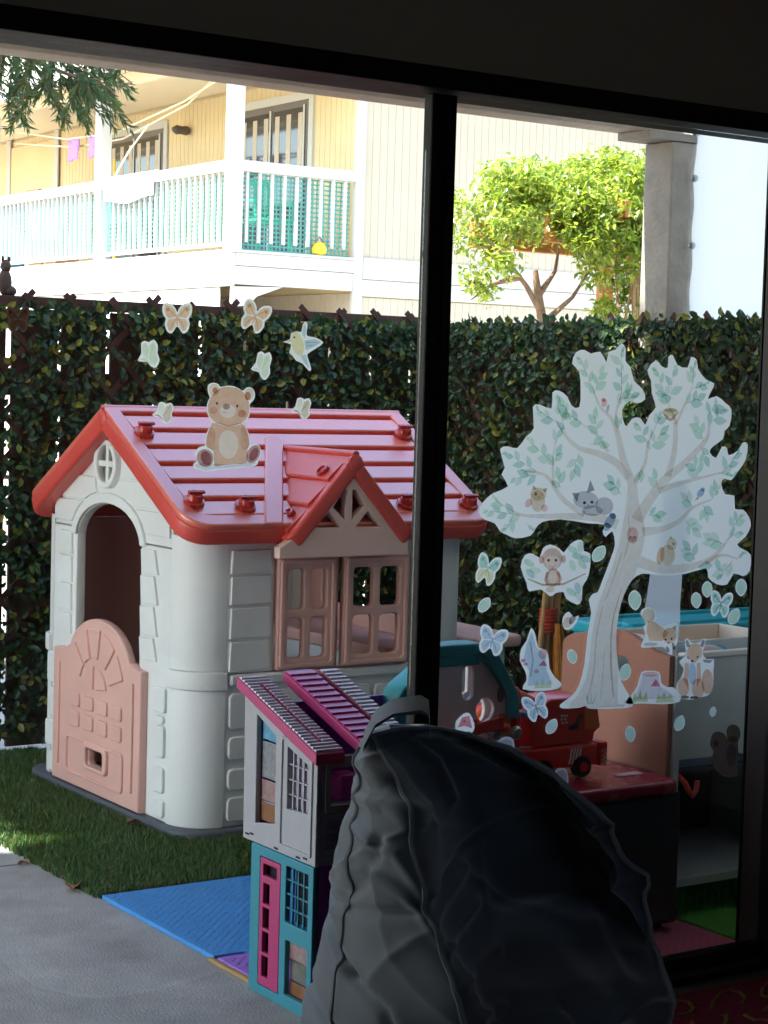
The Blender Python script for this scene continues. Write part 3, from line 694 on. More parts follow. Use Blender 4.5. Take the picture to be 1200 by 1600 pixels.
foam('foam_mat', 'green foam floor tile under the toy rack', 'foam_green', 3.476, 4.08, 3.45, 3.969, False)
tag(box('mat_border', 'foam_edge', 2.218, 2.2305, 3.46, 3.99, 0, .009, None, bevel=.002), 'tan foam edging strip along the purple tile', 'foam strip')
def dleaf(x, y, z, s, a, lab):
    V = []; n = 9
    for i in range(n):
        t = i / (n - 1); w = math.sin(PI * t) ** .7 * s * .33 + .0004
        for k in (-1, 0, 1): V.append((t * s, k * w, .004 + (.012 * abs(k) + .010 * math.sin(t * 5)) * s / .06))
    Fc = [(i * 3 + k, i * 3 + k + 1, i * 3 + k + 4, i * 3 + k + 3) for i in range(n - 1) for k in (0, 1)]
    o = pydata('dead_leaf', V, Fc, 'dead_leaf', None, smooth=4); o.location = (x, y, z); o.rotation_euler = (0, 0, a)
    tag(o, lab, 'leaf', 'fallen leaves')
dleaf(2.615, 5.23, .024, .06, .3, 'curled brown dead leaf on the turf beside the toy house'); dleaf(2.19, 4.69, .0, .07, 1.2, 'thin brown dead leaf on the concrete by the blue tile')
dleaf(2.20, 5.02, .0, .04, 2.0, 'small brown leaf scrap on the concrete at the turf edge')

# ---- doll house
dh = thing('doll_house', 'tall pink, white and teal folding doll house', 'doll house', (2.35, 3.63, 0))
DX = 2.20
def dh_front(nm, m, pts, t=.014, at=DX + .007, par=None, bev=.002): return shape(nm, m, pts, t, bev, 'YZ', at, par or dh)
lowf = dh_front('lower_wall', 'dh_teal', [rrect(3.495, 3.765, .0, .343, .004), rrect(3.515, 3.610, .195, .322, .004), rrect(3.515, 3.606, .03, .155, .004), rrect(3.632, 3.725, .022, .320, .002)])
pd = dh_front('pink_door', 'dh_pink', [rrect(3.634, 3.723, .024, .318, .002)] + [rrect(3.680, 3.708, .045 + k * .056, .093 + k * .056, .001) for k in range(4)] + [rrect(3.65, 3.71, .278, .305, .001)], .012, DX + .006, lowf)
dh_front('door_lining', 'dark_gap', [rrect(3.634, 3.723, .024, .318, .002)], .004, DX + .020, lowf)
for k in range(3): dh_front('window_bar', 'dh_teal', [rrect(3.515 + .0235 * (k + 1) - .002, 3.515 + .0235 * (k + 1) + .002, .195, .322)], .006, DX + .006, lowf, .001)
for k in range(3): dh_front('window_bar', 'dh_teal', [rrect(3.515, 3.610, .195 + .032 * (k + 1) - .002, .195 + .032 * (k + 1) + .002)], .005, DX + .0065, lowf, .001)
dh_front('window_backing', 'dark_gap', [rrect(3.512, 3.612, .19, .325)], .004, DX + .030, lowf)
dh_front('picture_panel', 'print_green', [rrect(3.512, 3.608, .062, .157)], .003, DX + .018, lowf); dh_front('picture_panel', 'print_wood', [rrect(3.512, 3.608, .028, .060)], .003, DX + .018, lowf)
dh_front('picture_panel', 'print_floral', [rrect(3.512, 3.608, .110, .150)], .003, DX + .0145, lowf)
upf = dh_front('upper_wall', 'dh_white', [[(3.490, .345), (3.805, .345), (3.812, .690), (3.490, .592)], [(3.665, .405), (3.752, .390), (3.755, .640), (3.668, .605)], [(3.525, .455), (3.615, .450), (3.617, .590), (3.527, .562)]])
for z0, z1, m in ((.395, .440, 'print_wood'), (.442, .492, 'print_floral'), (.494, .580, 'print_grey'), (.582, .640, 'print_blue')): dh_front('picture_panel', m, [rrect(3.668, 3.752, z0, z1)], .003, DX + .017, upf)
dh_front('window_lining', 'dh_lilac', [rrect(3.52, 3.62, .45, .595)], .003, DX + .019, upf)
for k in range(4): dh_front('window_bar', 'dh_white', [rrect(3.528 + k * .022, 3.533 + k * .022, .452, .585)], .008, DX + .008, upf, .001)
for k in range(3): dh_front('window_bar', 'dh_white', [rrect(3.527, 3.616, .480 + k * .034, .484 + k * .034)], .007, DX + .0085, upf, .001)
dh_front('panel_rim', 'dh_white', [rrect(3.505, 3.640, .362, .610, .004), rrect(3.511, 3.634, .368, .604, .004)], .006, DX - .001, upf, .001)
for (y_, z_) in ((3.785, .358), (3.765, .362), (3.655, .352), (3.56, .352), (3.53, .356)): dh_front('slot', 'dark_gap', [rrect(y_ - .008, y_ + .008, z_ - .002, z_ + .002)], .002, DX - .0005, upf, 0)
# side toward the room
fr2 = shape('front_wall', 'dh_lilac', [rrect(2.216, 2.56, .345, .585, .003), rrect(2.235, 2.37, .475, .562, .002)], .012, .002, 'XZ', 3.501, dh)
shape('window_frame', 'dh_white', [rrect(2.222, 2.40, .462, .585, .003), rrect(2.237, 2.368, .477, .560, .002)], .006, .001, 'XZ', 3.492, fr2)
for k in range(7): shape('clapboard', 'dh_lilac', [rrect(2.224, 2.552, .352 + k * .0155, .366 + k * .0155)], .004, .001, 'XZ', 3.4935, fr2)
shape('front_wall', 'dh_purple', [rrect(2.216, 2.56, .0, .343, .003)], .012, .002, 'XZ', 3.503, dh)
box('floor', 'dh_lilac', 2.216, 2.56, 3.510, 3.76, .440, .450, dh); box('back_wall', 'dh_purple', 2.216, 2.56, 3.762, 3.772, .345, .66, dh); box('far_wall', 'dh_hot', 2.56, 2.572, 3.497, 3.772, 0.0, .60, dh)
box('toy_chest', 'dh_hot', 2.345, 2.40, 3.62, 3.68, .4505, .51, dh, bevel=.006)
def dh_roof(x0, x1, m_top, m_side, lift, y0, y1, n, slot_=False):
    zf = lambda y: .603 + (y - 3.490) * (.715 - .603) / (3.83 - 3.490) * 1.02 + lift
    bm = bmesh.new(); P = [(y0, zf(y0) - .026), (y1, zf(y1) - .026), (y1, zf(y1)), (y0, zf(y0))]; R_ = [[bm.verts.new((x, y, z)) for y, z in P] for x in (x0, x1)]
    for i in range(4): bm.faces.new((R_[0][i], R_[0][(i + 1) % 4], R_[1][(i + 1) % 4], R_[1][i]))
    bm.faces.new(R_[0]); bm.faces.new(R_[1]); b = bm_to('roof_slab', bm, m_side, dh, bevel=.003)
    for k in range(n):
        ya, yb = y0 + .006 + (y1 - y0 - .012) * k / n, y0 + .006 + (y1 - y0 - .012) * (k + 1) / n - .0025
        spans = [(x0 + .004, x1 - .004)]
        if slot_ and 2 < k < n - 3: m_ = (x0 + x1) / 2; spans = [(x0 + .004, m_ - .006), (m_ + .006, x1 - .004)]
        bm = bmesh.new()
        for (xa, xb) in spans:
            q = [(ya, zf(ya) + .0006), (yb, zf(yb) + .0006), (yb, zf(yb) + .0025), (ya, zf(ya) + .006)]; R_ = [[bm.verts.new((x, y, z)) for y, z in q] for x in (xa, xb)]
            for i in range(4): bm.faces.new((R_[0][i], R_[0][(i + 1) % 4], R_[1][(i + 1) % 4], R_[1][i]))
            bm.faces.new(R_[0]); bm.faces.new(R_[1])
        bm_to('shingle', bm, m_top, b)
dh_roof(2.186, 2.262, 'dh_roof_light', 'dh_pink', .0, 3.475, 3.83, 26, True)
dh_roof(2.292, 2.372, 'dh_hot', 'dh_pink', .022, 3.40, 3.80, 15)
dh_roof(2.385, 2.440, 'dh_roof_light', 'dh_pink', .020, 3.42, 3.80, 22)

# ---- low red table
tb = thing('low_table', 'low dark red table carrying the toy garage and truck', 'table', (3.05, 3.9, 0))
shape('tabletop', 'table_red', [rrect(2.62, 3.375, 3.60, 4.26, .03)], .035, .010, 'XY', .3925, tb)
box('cabinet', 'rack_dark', 2.66, 3.395, 3.625, 4.24, .03, .3745, tb, bevel=.004); box('plinth', 'toy_black', 2.68, 3.37, 3.65, 4.22, .0, .0295, tb)
for x in (2.672, 3.036): box('cabinet_door', 'rack_dark', x, x + .348, 3.612, 3.6245, .045, .362, tb, bevel=.003)
shape('tray_mark', 'paper_pink', [rrect(3.25, 3.335, 3.70, 3.73, .006)], .002, 0, 'XY', .4112, tb)
# ---- toy garage
tg = thing('toy_garage', 'teal roofed toy house with red ball ramps', 'toy house', (2.97, 4.06, .411))
GY = 4.03
body = [(2.815, .411), (3.155, .411), (3.155, .555), (3.085, .665), (3.03, .69), (2.90, .69), (2.84, .62), (2.815, .56)]
shape('front_panel', 'g_panel', [body, rrect(3.000, 3.036, .578, .668, .018, 6), ell(3.077, .548, .030, .032), ell(3.077, .455, .030, .032)], .016, .003, 'XZ', GY, tg)
shape('back_panel', 'g_panel', [body, rrect(2.985, 3.05, .578, .668, .018, 6), ell(3.06, .54, .05, .05)], .014, .003, 'XZ', GY + .045, tg)
box('corner_post', 'g_tan', 3.122, 3.160, GY - .016, GY - .0085, .411, .535, tg, bevel=.003); box('corner_post', 'g_tan', 3.122, 3.160, GY + .0085, GY + .036, .411, .535, tg, bevel=.004)
rp = [(3.178, .520), (3.178, .572), (3.172, .592), (3.105, .695), (3.078, .722), (3.045, .730), (2.865, .730), (2.865, .672), (2.80, .628), (2.785, .606), (2.785, .520), (2.812, .520), (2.812, .592), (2.838, .616), (2.895, .662), (2.905, .700), (3.035, .700), (3.055, .694), (3.142, .585), (3.146, .520)]
shape('roof', 'g_teal', [rp], .080, .006, 'XZ', GY + .012, tg)
box('eave_board', 'g_teal', 2.905, 3.045, GY - .020, GY - .009, .672, .698, tg, bevel=.004)
def ramp(xa, za, xb, zb):
    bm = bmesh.new()
    P = [(xa, za), (xb, zb), (xb, zb + .022), (xa, za + .022)]
    for (y0, y1, lo, hi) in ((GY - .075, GY - .012, 0, .008), (GY - .080, GY - .073, 0, .030)):
        r0 = [bm.verts.new((x, y, z)) for y in (y0, y1) for (x, z) in ((xa, za + lo), (xb, zb + lo), (xb, zb + hi), (xa, za + hi))]
        for f in ((0, 1, 2, 3), (4, 5, 6, 7), (0, 1, 5, 4), (1, 2, 6, 5), (2, 3, 7, 6), (3, 0, 4, 7)): bm.faces.new([r0[i] for i in f])
    bm_to('ramp', bm, 'toy_red', tg, bevel=.002)
ramp(2.83, .470, 3.085, .512); ramp(2.90, .398 + .03, 3.085, .424)
for z in (.507, .418): shape('ramp_bowl', 'toy_red', [ell(3.085, GY - .03, .045, .050)], .014, .004, 'XY', z, tg)
shape('arch_gate', 'toy_red', [[(2.995, .505)] + arc(3.012, .515, .017, .018, 180, 0, 8) + [(3.029, .505)], [(3.003, .506)] + arc(3.012, .515, .009, .010, 180, 0, 8) + [(3.021, .506)]], .012, .002, 'XZ', GY - .045, tg)
shape('picture_patch', 'print_floral', [ell(3.125, .585, .012, .020)], .002, 0, 'XZ', GY - .0095, tg); shape('picture_patch', 'print_blue', [ell(3.118, .475, .012, .010)], .002, 0, 'XZ', GY - .0095, tg)
box('plinth', 'g_tan', 2.80, 3.165, GY - .085, GY + .095, .3295, .4095, tg, bevel=.006)
tg.scale = (.923, .923, .923); tg.location = (2.722, 3.747, .4867)
# ---- red toy truck (nose to the left, seen from its rear corner)
tk = thing('toy_truck', 'red toy crane truck with striped bumpers on the table', 'toy truck', (3.1, 3.86, .41))
TY0, TY1 = 3.74, 3.88
box('chassis', 'toy_red', 2.86, 3.21, TY0, TY1, .438, .495, tk, bevel=.006)
box('bumper', 'toy_red', 3.2115, 3.235, TY0 - .008, TY1 + .008, .436, .498, tk, bevel=.004)
for k in range(4):
    for (x0_, plane) in ((3.112, 'XZ'),):
        q = [(x0_ + k * .010, .448), (x0_ + .005 + k * .010, .448), (x0_ + .013 + k * .010, .488), (x0_ + .008 + k * .010, .488)]; shape('stripe', 'toy_white', [q], .0016, 0, 'XZ', TY0 - .0012, tk)
    q = [(TY0 + .006 + k * .010, .448), (TY0 + .011 + k * .010, .448), (TY0 + .002 + k * .010, .488), (TY0 - .003 + k * .010, .488)]
for k in range(4):
    q = [(3.2135 + k * .005, .442 + k * .012), (3.2335, .452 + k * .012), (3.2335, .446 + k * .012), (3.2135, .437 + k * .012)]; shape('stripe', 'toy_white', [q], .0016, 0, 'XZ', TY0 - .0094, tk)
for x in (2.91, 3.03, 3.155):
    for y, s in ((TY0 - .006, 1), (TY1 + .006, -1)):
        w_ = lathe('wheel', 'toy_black', [(.010, -.004), (.027, -.003), (.028, .004), (.028, .016), (.024, .02), (.006, .02)], (x, y, .439), (Vector((1, 0, 0)), Vector((0, 0, 1)), Vector((0, s, 0))), tk, 18)
        lathe('hub', 'toy_red', [(.012, -.007), (.012, -.003)], (x, y, .439), (Vector((1, 0, 0)), Vector((0, 0, 1)), Vector((0, s, 0))), w_, 12)
cb = shape('cabin', 'toy_red', [[(2.868, .497), (2.965, .497), (2.965, .585), (2.95, .60), (2.89, .60), (2.868, .56)], [(2.885, .545), (2.945, .545), (2.945, .585), (2.90, .585)]], .12, .006, 'XZ', 3.81, tk)
bd = shape('turret', 'toy_red', [[(3.00, .497), (3.20, .497), (3.205, .52), (3.225, .535), (3.212, .590), (3.175, .617), (3.06, .617), (3.02, .60), (3.0, .57)]], .115, .008, 'XZ', 3.805, tk)
shape('side_plate', 'toy_orange', [[(3.165, .532), (3.215, .532), (3.203, .584), (3.165, .592)]], .003, 0, 'XZ', 3.7455, bd)
shape('hook_mark', 'toy_black', [[(3.115, .535), (3.145, .535), (3.150, .555), (3.160, .575), (3.150, .572), (3.138, .550), (3.115, .546)]], .003, 0, 'XZ', 3.7455, bd)
for (a, b) in ((3.088, .570), (3.096, .570), (3.104, .570), (3.088, .561), (3.099, .561), (3.091, .552), (3.103, .552)): shape('emblem_mark', 'toy_white', [rrect(a, a + .006, b, b + .005, .001)], .0015, 0, 'XZ', 3.7462, bd)
tube('crane_arm', 'toy_orange', [(3.05, 3.81, .60), (2.98, 3.81, .632), (2.90, 3.81, .600), (2.87, 3.81, .575)], .014, tk, 8)
tube('pipe', 'toy_red', [(2.955, 3.76, .60), (2.955, 3.76, .625), (2.945, 3.76, .642), (2.925, 3.76, .648)], .016, tk, 10)
lathe('lamp', 'steel', [(.016, 0), (.018, .01), (.012, .018), (.003, .02)], (2.93, 3.735, .545), 'y', tk, 12); box('step', 'steel', 2.90, 2.98, 3.725, 3.739, .500, .506, tk, bevel=.001)
box('light_bar', 'blue_plastic', 2.985, 3.01, 3.745, 3.80, .573, .585, tk, bevel=.002)
# ---- toy rack on the right
rk = thing('toy_rack', 'grey toy storage rack with peach arched side panel', 'toy rack', (3.7, 3.9, 0))
sp = [(3.690, .055), (4.130, .055), (4.130, .690)] + arc(4.03, .690, .10, .045, 0, 60, 5) + arc(3.90, .70, .12, .062, 80, 120, 4) + [(3.75, .722), (3.690, .716)]
shape('side_panel', 'peach', [sp, rrect(3.850, 3.955, .648, .690, .016)], .018, .003, 'YZ', 3.409, rk)
box('corner_trim', 'rack_grey', 3.4185, 3.440, 3.682, 3.694, .055, .715, rk, bevel=.002)
box('front_panel', 'rack_grey', 3.441, 3.98, 3.686, 3.700, .438, .706, rk, bevel=.003)
box('front_rail', 'toy_white', 3.4405, 3.98, 3.678, 3.705, .7065, .722, rk, bevel=.004)
box('back_panel', 'rack_dark', 3.42, 3.98, 4.116, 4.130, .055, .66, rk, bevel=.002); box('far_side', 'rack_grey', 3.982, 4.0, 3.69, 4.13, .055, .71, rk, bevel=.002)
box('shelf', 'rack_dark', 3.42, 3.98, 3.702, 4.114, .40, .412, rk); box('shelf', 'rack_grey', 3.4205, 3.98, 3.686, 4.114, .098, .122, rk, bevel=.003)
box('bin_floor', 'turquoise', 3.42, 3.98, 3.702, 4.114, .60, .612, rk)
lathe('caster', 'toy_black', [(.008, -.014), (.026, -.014), (.030, -.006), (.030, .006), (.026, .014), (.008, .014)], (3.432, 3.70, .031), 'y', rk, 18)
lathe('caster', 'toy_black', [(.008, -.014), (.026, -.014), (.030, -.006), (.030, .006), (.026, .014), (.008, .014)], (3.93, 3.70, .031), 'y', rk, 18)
tray = thing('plastic_tray', 'blue clear plastic tray lying on the rack shelf', 'tray', (3.6, 3.75, .4125))
shape('bottom', 'tray_blue', [rrect(3.445, 3.72, 3.712, 3.95, .02)], .004, 0, 'XY', .4150, tray)
shape('wall', 'tray_blue', [rrect(3.445, 3.72, 3.712, 3.95, .02), rrect(3.450, 3.715, 3.717, 3.945, .018)], .018, .001, 'XY', .4265, tray)
tag(tube('red_hook', 'toy_red', [(3.455, 3.70, .395), (3.455, 3.672, .380), (3.462, 3.664, .36), (3.475, 3.664, .345), (3.488, 3.664, .36), (3.490, 3.664, .385)], .007, None, 8), 'small red plastic hook hanging under the rack shelf', 'hook')
bx_ = thing('white_box', 'white open tray in the top of the rack', 'tray', (3.8, 3.9, .61))
boxes('wall', 'toy_white', [(3.56, 3.97, 3.835, 3.845, .6125, .728), (3.56, 3.97, 4.095, 4.105, .6125, .728), (3.56, 3.57, 3.8455, 4.0945, .6125, .728), (3.96, 3.97, 3.8455, 4.0945, .6125, .728)], bx_, bevel=.002)
box('filling', 'orange_fill', 3.5705, 3.9595, 3.846, 4.094, .613, .680, bx_)
ring = thing('toy_ring', 'pink and teal curved toy track in the rack', 'toy ring', (3.6, 3.76, .62))
tube('arch', 'paper_pink', [(3.50 + .10 * (1 - math.cos(a)), 3.765, .640 + .072 * math.sin(a)) for a in [PI * k / 12 for k in range(13)]], .014, ring, 8)
tube('arch', 'turquoise', [(3.54 + .10 * (1 - math.cos(a)), 3.792, .640 + .075 * math.sin(a)) for a in [PI * k / 12 for k in range(13)]], .009, ring, 8)
tq = thing('turquoise_bin', 'turquoise lidded plastic bin behind the toy rack', 'bin', (3.8, 4.4, 0))
shape('body', 'turquoise', [rrect(3.665, 4.45, 4.16, 4.42, .03)], .68, .008, 'XY', .342, tq); shape('lid', 'turquoise', [rrect(3.65, 4.465, 4.145, 4.435, .035)], .035, .008, 'XY', .7005, tq)
shape('lid_rib', 'turquoise', [rrect(3.70, 4.39, 4.19, 4.39, .03), rrect(3.72, 4.37, 4.21, 4.37, .03)], .012, .003, 'XY', .7215, tq)
# ---- brush and sticks leaning behind the table
br = thing('broom', 'toy broom with orange bristles and red binding', 'broom', (3.75, 4.55, 0))
def broom():
    bm = bmesh.new(); rnd = random.Random(5)
    for _ in range(420):
        x, y = 3.655 + rnd.gauss(0, .014), 4.60 + rnd.gauss(0, .012); z = .66
        tube_bm(bm, [(x * .4 + 3.648 * .6, y, z + .02), (x + rnd.gauss(0, .006) + .02, y, z - .10), (x + rnd.gauss(0, .014) + .024, y + rnd.gauss(0, .01), z - rnd.uniform(.17, .24))], .0022, 3, False)
    b = bm_to('bristle_head', bm, 'bristle', br); b['kind'] = 'stuff'
    for x0, x1 in ((3.600, 3.618), (3.626, 3.640), (3.660, 3.664)): tube('handle', 'wood_stick', [(x0 - .01, 4.60, .02), (x0, 4.60, .55), (x1, 4.59, .86)], .009, br, 8)
    for k in range(7): tube('binding', 'binding', [(3.632 + .027 * math.cos(a), 4.60 + .02 * math.sin(a), .655 + k * .011) for a in [2 * PI * i / 12 for i in range(13)]], .005, br, 6)
broom(); br.location.x += .095

# ================================================================== INDOORS: BEAN BAG AND RUG
def lerp_tab(tab, x):
    if x <= tab[0][0]: return tab[0][1:]
    for a, b in zip(tab, tab[1:]):
        if x <= b[0]:
            t = (x - a[0]) / (b[0] - a[0]); t = t * t * (3 - 2 * t) * .5 + t * .5
            return [a[i] + (b[i] - a[i]) * t for i in range(1, len(a))]
    return tab[-1][1:]
def beanbag():
    U, Vv = Vector((.83, -.557, 0)), Vector((.557, .83, 0)); C = Vector((2.02, 2.62, 0))
    t = thing('bean_bag_chair', 'black fabric bean bag chair in front of the glass door', 'bean bag', C)
    # z, left edge, right edge, arm ridge, arm forward, hollow, right rim forward, back depth
    tab = [(0.0, -.26, .28, .0, .26, -.27, .14, .22), (.03, -.315, .315, .0, .33, -.34, .17, .27), (.12, -.340, .340, .0, .37, -.38, .19, .30), (.22, -.330, .330, .0, .36, -.34, .18, .30), (.30, -.315, .300, .0, .32, -.30, .17, .30), (.36, -.303, .296, -.012, .34, -.30, .19, .30), (.42, -.296, .289, -.035, .33, -.23, .18, .30), (.455, -.290, .277, -.05, .315, -.11, .17, .30),
           (.50, -.285, .257, -.07, .29, .07, .155, .30), (.568, -.274, .231, -.105, .25, .14, .135, .29), (.668, -.260, .178, -.14, .18, .14, .10, .25), (.735, -.250, .110, -.172, .11, .09, .065, .185), (.774, -.242, .035, -.205, .04, .06, .03, .13), (.797, -.225, -.04, -.215, .015, .03, .01, .08), (.808, -.19, -.09, -.185, .004, .01, .0, .03)]
    NT, NZ = 374, 220; pts3, ridgeL, ridgeR, sideS = [], [], [], []
    for j in range(NZ + 1):
        q = j / NZ; z = .808 * (1 - (1 - q) ** 1.2)
        l, r, lu, df, vm, drr, D = lerp_tab(tab, z)
        cp = [(l, .03), (l + (lu - l) * .35, -df * .55 - .02), (lu - (lu - l) * .12, -df * .97), (lu + (r - lu) * .05, -df * .55 + vm * .30), (lu + (r - lu) * .32, vm), (lu + (r - lu) * .76, vm * .85), (r - .006, -drr), (r - .045, D * .42), (l + (r - l) * .68, D * .92), (l + (r - l) * .42, D), (l + .03, D * .66)]
        n = NT // len(cp); lp = smooth_loop(cp, n)
        pts3.append([Vector((p[0], p[1], z)) for p in lp]); ridgeL.append(2 * n); ridgeR.append(6 * n)
    fp = lambda *P: [((x - 765) * .001117, 1.4 - (y - 605) * .001117) for x, y in P]
    FOLDS = [(fp((556, 1185), (600, 1205), (645, 1270), (672, 1350)), .016, .016), (fp((545, 1238), (590, 1232), (640, 1250)), .013, .010), (fp((552, 1282), (610, 1296), (662, 1352)), .013, .012), (fp((575, 1330), (620, 1345), (680, 1400)), .010, .012), (fp((532, 1385), (562, 1345), (588, 1285)), -.014, .010),
             (fp((498, 1440), (520, 1465), (548, 1492)), -.014, .009), (fp((548, 1492), (600, 1520), (640, 1590)), -.010, .009), (fp((675, 1378), (725, 1362)), .012, .009), (fp((690, 1418), (742, 1402)), .012, .009), (fp((705, 1460), (765, 1448)), .011, .010), (fp((735, 1505), (770, 1500)), .010, .009),
             (fp((690, 1155), (750, 1190), (838, 1235)), .012, .010), (fp((625, 1160), (672, 1200), (700, 1265)), .013, .010), (fp((845, 1215), (880, 1250)), .010, .010), (fp((800, 1572), (900, 1535), (1005, 1488)), -.014, .008), (fp((860, 1500), (950, 1555), (985, 1600)), -.012, .008), (fp((925, 1440), (955, 1480), (1000, 1500)), .010, .014),
             (fp((935, 1332), (985, 1352)), -.020, .014), (fp((950, 1300), (965, 1320)), .010, .012), (fp((780, 1440), (860, 1460), (920, 1500)), .010, .018), (fp((520, 1290), (530, 1340), (522, 1420)), .008, .014)]
    n1 = len(pts3[0]); bm = bmesh.new(); vs = [[bm.verts.new(C + U * p.x + Vv * p.y + Vector((0, 0, p.z))) for p in row] for row in pts3]
    for A, B in zip(vs, vs[1:]):
        for i in range(n1): bm.faces.new((A[i], A[(i + 1) % n1], B[(i + 1) % n1], B[i]))
    bm.faces.new(vs[0]); bm.faces.new(vs[-1]); bmesh.ops.recalc_face_normals(bm, faces=bm.faces); bm.normal_update()
    mv = {}
    for j, row in enumerate(vs):
        for i, v in enumerate(row):
            p = pts3[j][i]; k = 1 - (j / NZ) ** 14
            w = noise.noise(p * 4.5 + Vector((3, 1, 7))) * .020
            a = noise.noise(Vector((p.x * 3.2 + p.z * 1.2, p.y * 3.2, p.z * 2.2 + 4))); b = noise.noise(Vector((p.x * 2.5 - p.z * 4.5, p.y * 2.5 + p.z * 1.5, 9.1)))
            c = noise.noise(Vector((p.x * 9 + p.z * 5, p.y * 9, p.z * 6 + 2)))
            cr = (1 - abs(a)) ** 12 * .006 + (1 - abs(b)) ** 14 * .006 - .005 + c * .003
            se = 0.0
            for zc, wd in ((.335 + .05 * math.sin(p.x * 9), .010), (.60 + p.x * .35, .008)): se -= .010 * math.exp(-((p.z - zc) / wd) ** 2)
            fd = 0.0
            if p.y < .12:
                for (pl, am, wd) in FOLDS:
                    best = 9.0
                    for (ax, az), (bx, bz) in zip(pl, pl[1:]):
                        dx, dz = bx - ax, bz - az; tt = max(0.0, min(1.0, ((p.x - ax) * dx + (p.z - az) * dz) / (dx * dx + dz * dz)))
                        best = min(best, math.hypot(p.x - ax - dx * tt, p.z - az - dz * tt))
                    if best < wd * 3: fd += am * math.exp(-(best / wd) ** 2)
            mv[v] = v.normal.copy() * (w + cr + se + fd) * k
    for v, d in mv.items(): v.co += d
    L = [vs[j][ridgeL[j]].co.copy() for j in range(NZ + 1)]; Rr = [max((v.co.copy() for v in vs[j]), key=lambda c: (c - C).dot(U)) for j in range(NZ + 1)]; S = [vs[j][17].co.copy() for j in range(NZ + 1)]
    bm_to('cover', bm, 'beanbag', t, smooth=4)
    for q in (L[33:216:3], Rr[26:216:3], S[11:206:3]): tube('rimlit_piping', 'rimlit_piping', q, .0052, t, 6)
    tube('rimlit_piping', 'rimlit_piping', [L[214]] + [vs_ for vs_ in (L[216].lerp(Rr[216], f) + Vector((0, 0, .006)) for f in (.25, .5, .75))] + [Rr[214]], .0045, t, 6)
    c0 = C + U * -.218 + Vv * -.02
    strap = [(-.020, .735), (-.014, .785), (.004, .822), (.034, .842), (.082, .850), (.096, .842), (.100, .796)]
    bm = bmesh.new(); rr = []
    for (u, z) in strap: rr.append([bm.verts.new(c0 + U * u + Vv * w + Vector((0, 0, z + dz))) for (w, dz) in ((-.024, -.010), (.024, .008), (.024, .014), (-.024, -.004))])
    for A, B in zip(rr, rr[1:]):
        for k in range(4): bm.faces.new((A[k], A[(k + 1) % 4], B[(k + 1) % 4], B[k]))
    bm.faces.new(rr[0]); bm.faces.new(rr[-1]); bm_to('strap', bm, 'beanbag', t, smooth=.9)
beanbag()
rug = thing('rug', 'dark red patterned rug inside the door', 'rug', (3.1, 2.7, 0))
shape('pile', 'rug_red', [rrect(2.2, 3.9, 1.9, 3.22, .02)], .010, .003, 'XY', .0055, rug)
for k in range(9):
    a = k * .7; pts = [(2.95 + .16 * (k % 3) + .05 * math.cos(a + s * .7) * (1 + s * .1), 2.90 + .12 * (k // 3) + .04 * math.sin(a + s * .9)) for s in range(8)]
    bm = bmesh.new(); tube_bm(bm, [(x, y, .0095) for x, y in pts], .006, 6); bm_to('pattern_curl', bm, 'rug_gold', rug)

# ================================================================== NEIGHBOURING BUILDING
ab = thing('apartment_building', 'cream apartment building with a wraparound upstairs balcony', 'building', (11.65, 18.0, 0))
BX, BY, FX = 11.65, 18.0, 10.10
def grooved(name, m, axis, fixed, a0, a1, z0, z1, sp, parent, out=-1, gap=.008, dep=.004):
    V, Fc = [], []; u = a0
    prof = [(a0, 0)]
    while u + sp < a1:
        u += sp; prof += [(u - gap / 2, 0), (u - gap / 2, dep), (u + gap / 2, dep), (u + gap / 2, 0)]
    prof.append((a1, 0))
    for (p, d) in prof:
        for z in (z0, z1): V.append((fixed - out * d, p, z) if axis == 'y' else (p, fixed - out * d, z))
    for i in range(len(prof) - 1): Fc.append((2 * i, 2 * i + 2, 2 * i + 3, 2 * i + 1))
    return pydata(name, V, Fc, m, parent)
box('core', 'b_cream', BX + .02, 30, BY + .02, 40, 0, 5.6, ab)
grooved('siding', 'b_wing', 'x', BY, BX + .0, 22, .1, 2.36, .10, ab); grooved('siding', 'b_wing', 'x', BY, BX, 22, 2.80, 5.6, .10, ab)
box('floor_band', 'b_trim', BX + .10, 22, BY - .03, BY + .015, 2.56, 2.80, ab, bevel=.004); box('floor_band', 'b_trim', BX + .10, 22, BY - .02, BY + .015, 2.37, 2.555, ab, bevel=.004)
box('corner_board', 'b_trim', BX - .03, BX + .09, BY - .04, BY + .018, 0.05, 5.4, ab, bevel=.004)
grooved('siding', 'b_cream', 'y', BX, BY + .02, 18.93, 2.75, 4.9, .11, ab); grooved('siding', 'b_cream', 'y', BX, 20.75, 22.50, 2.75, 4.9, .11, ab)
grooved('siding', 'b_cream', 'y', BX, 18.93, 20.75, 4.69, 4.9, .11, ab); grooved('siding', 'b_cream', 'y', BX, 22.50, 24.35, 4.69, 4.9, .11, ab); grooved('siding', 'b_cream', 'y', BX, 24.35, 34, 2.75, 4.9, .11, ab)
grooved('siding', 'b_wing', 'y', BX, BY + .02, 34, .1, 2.4, .11, ab)
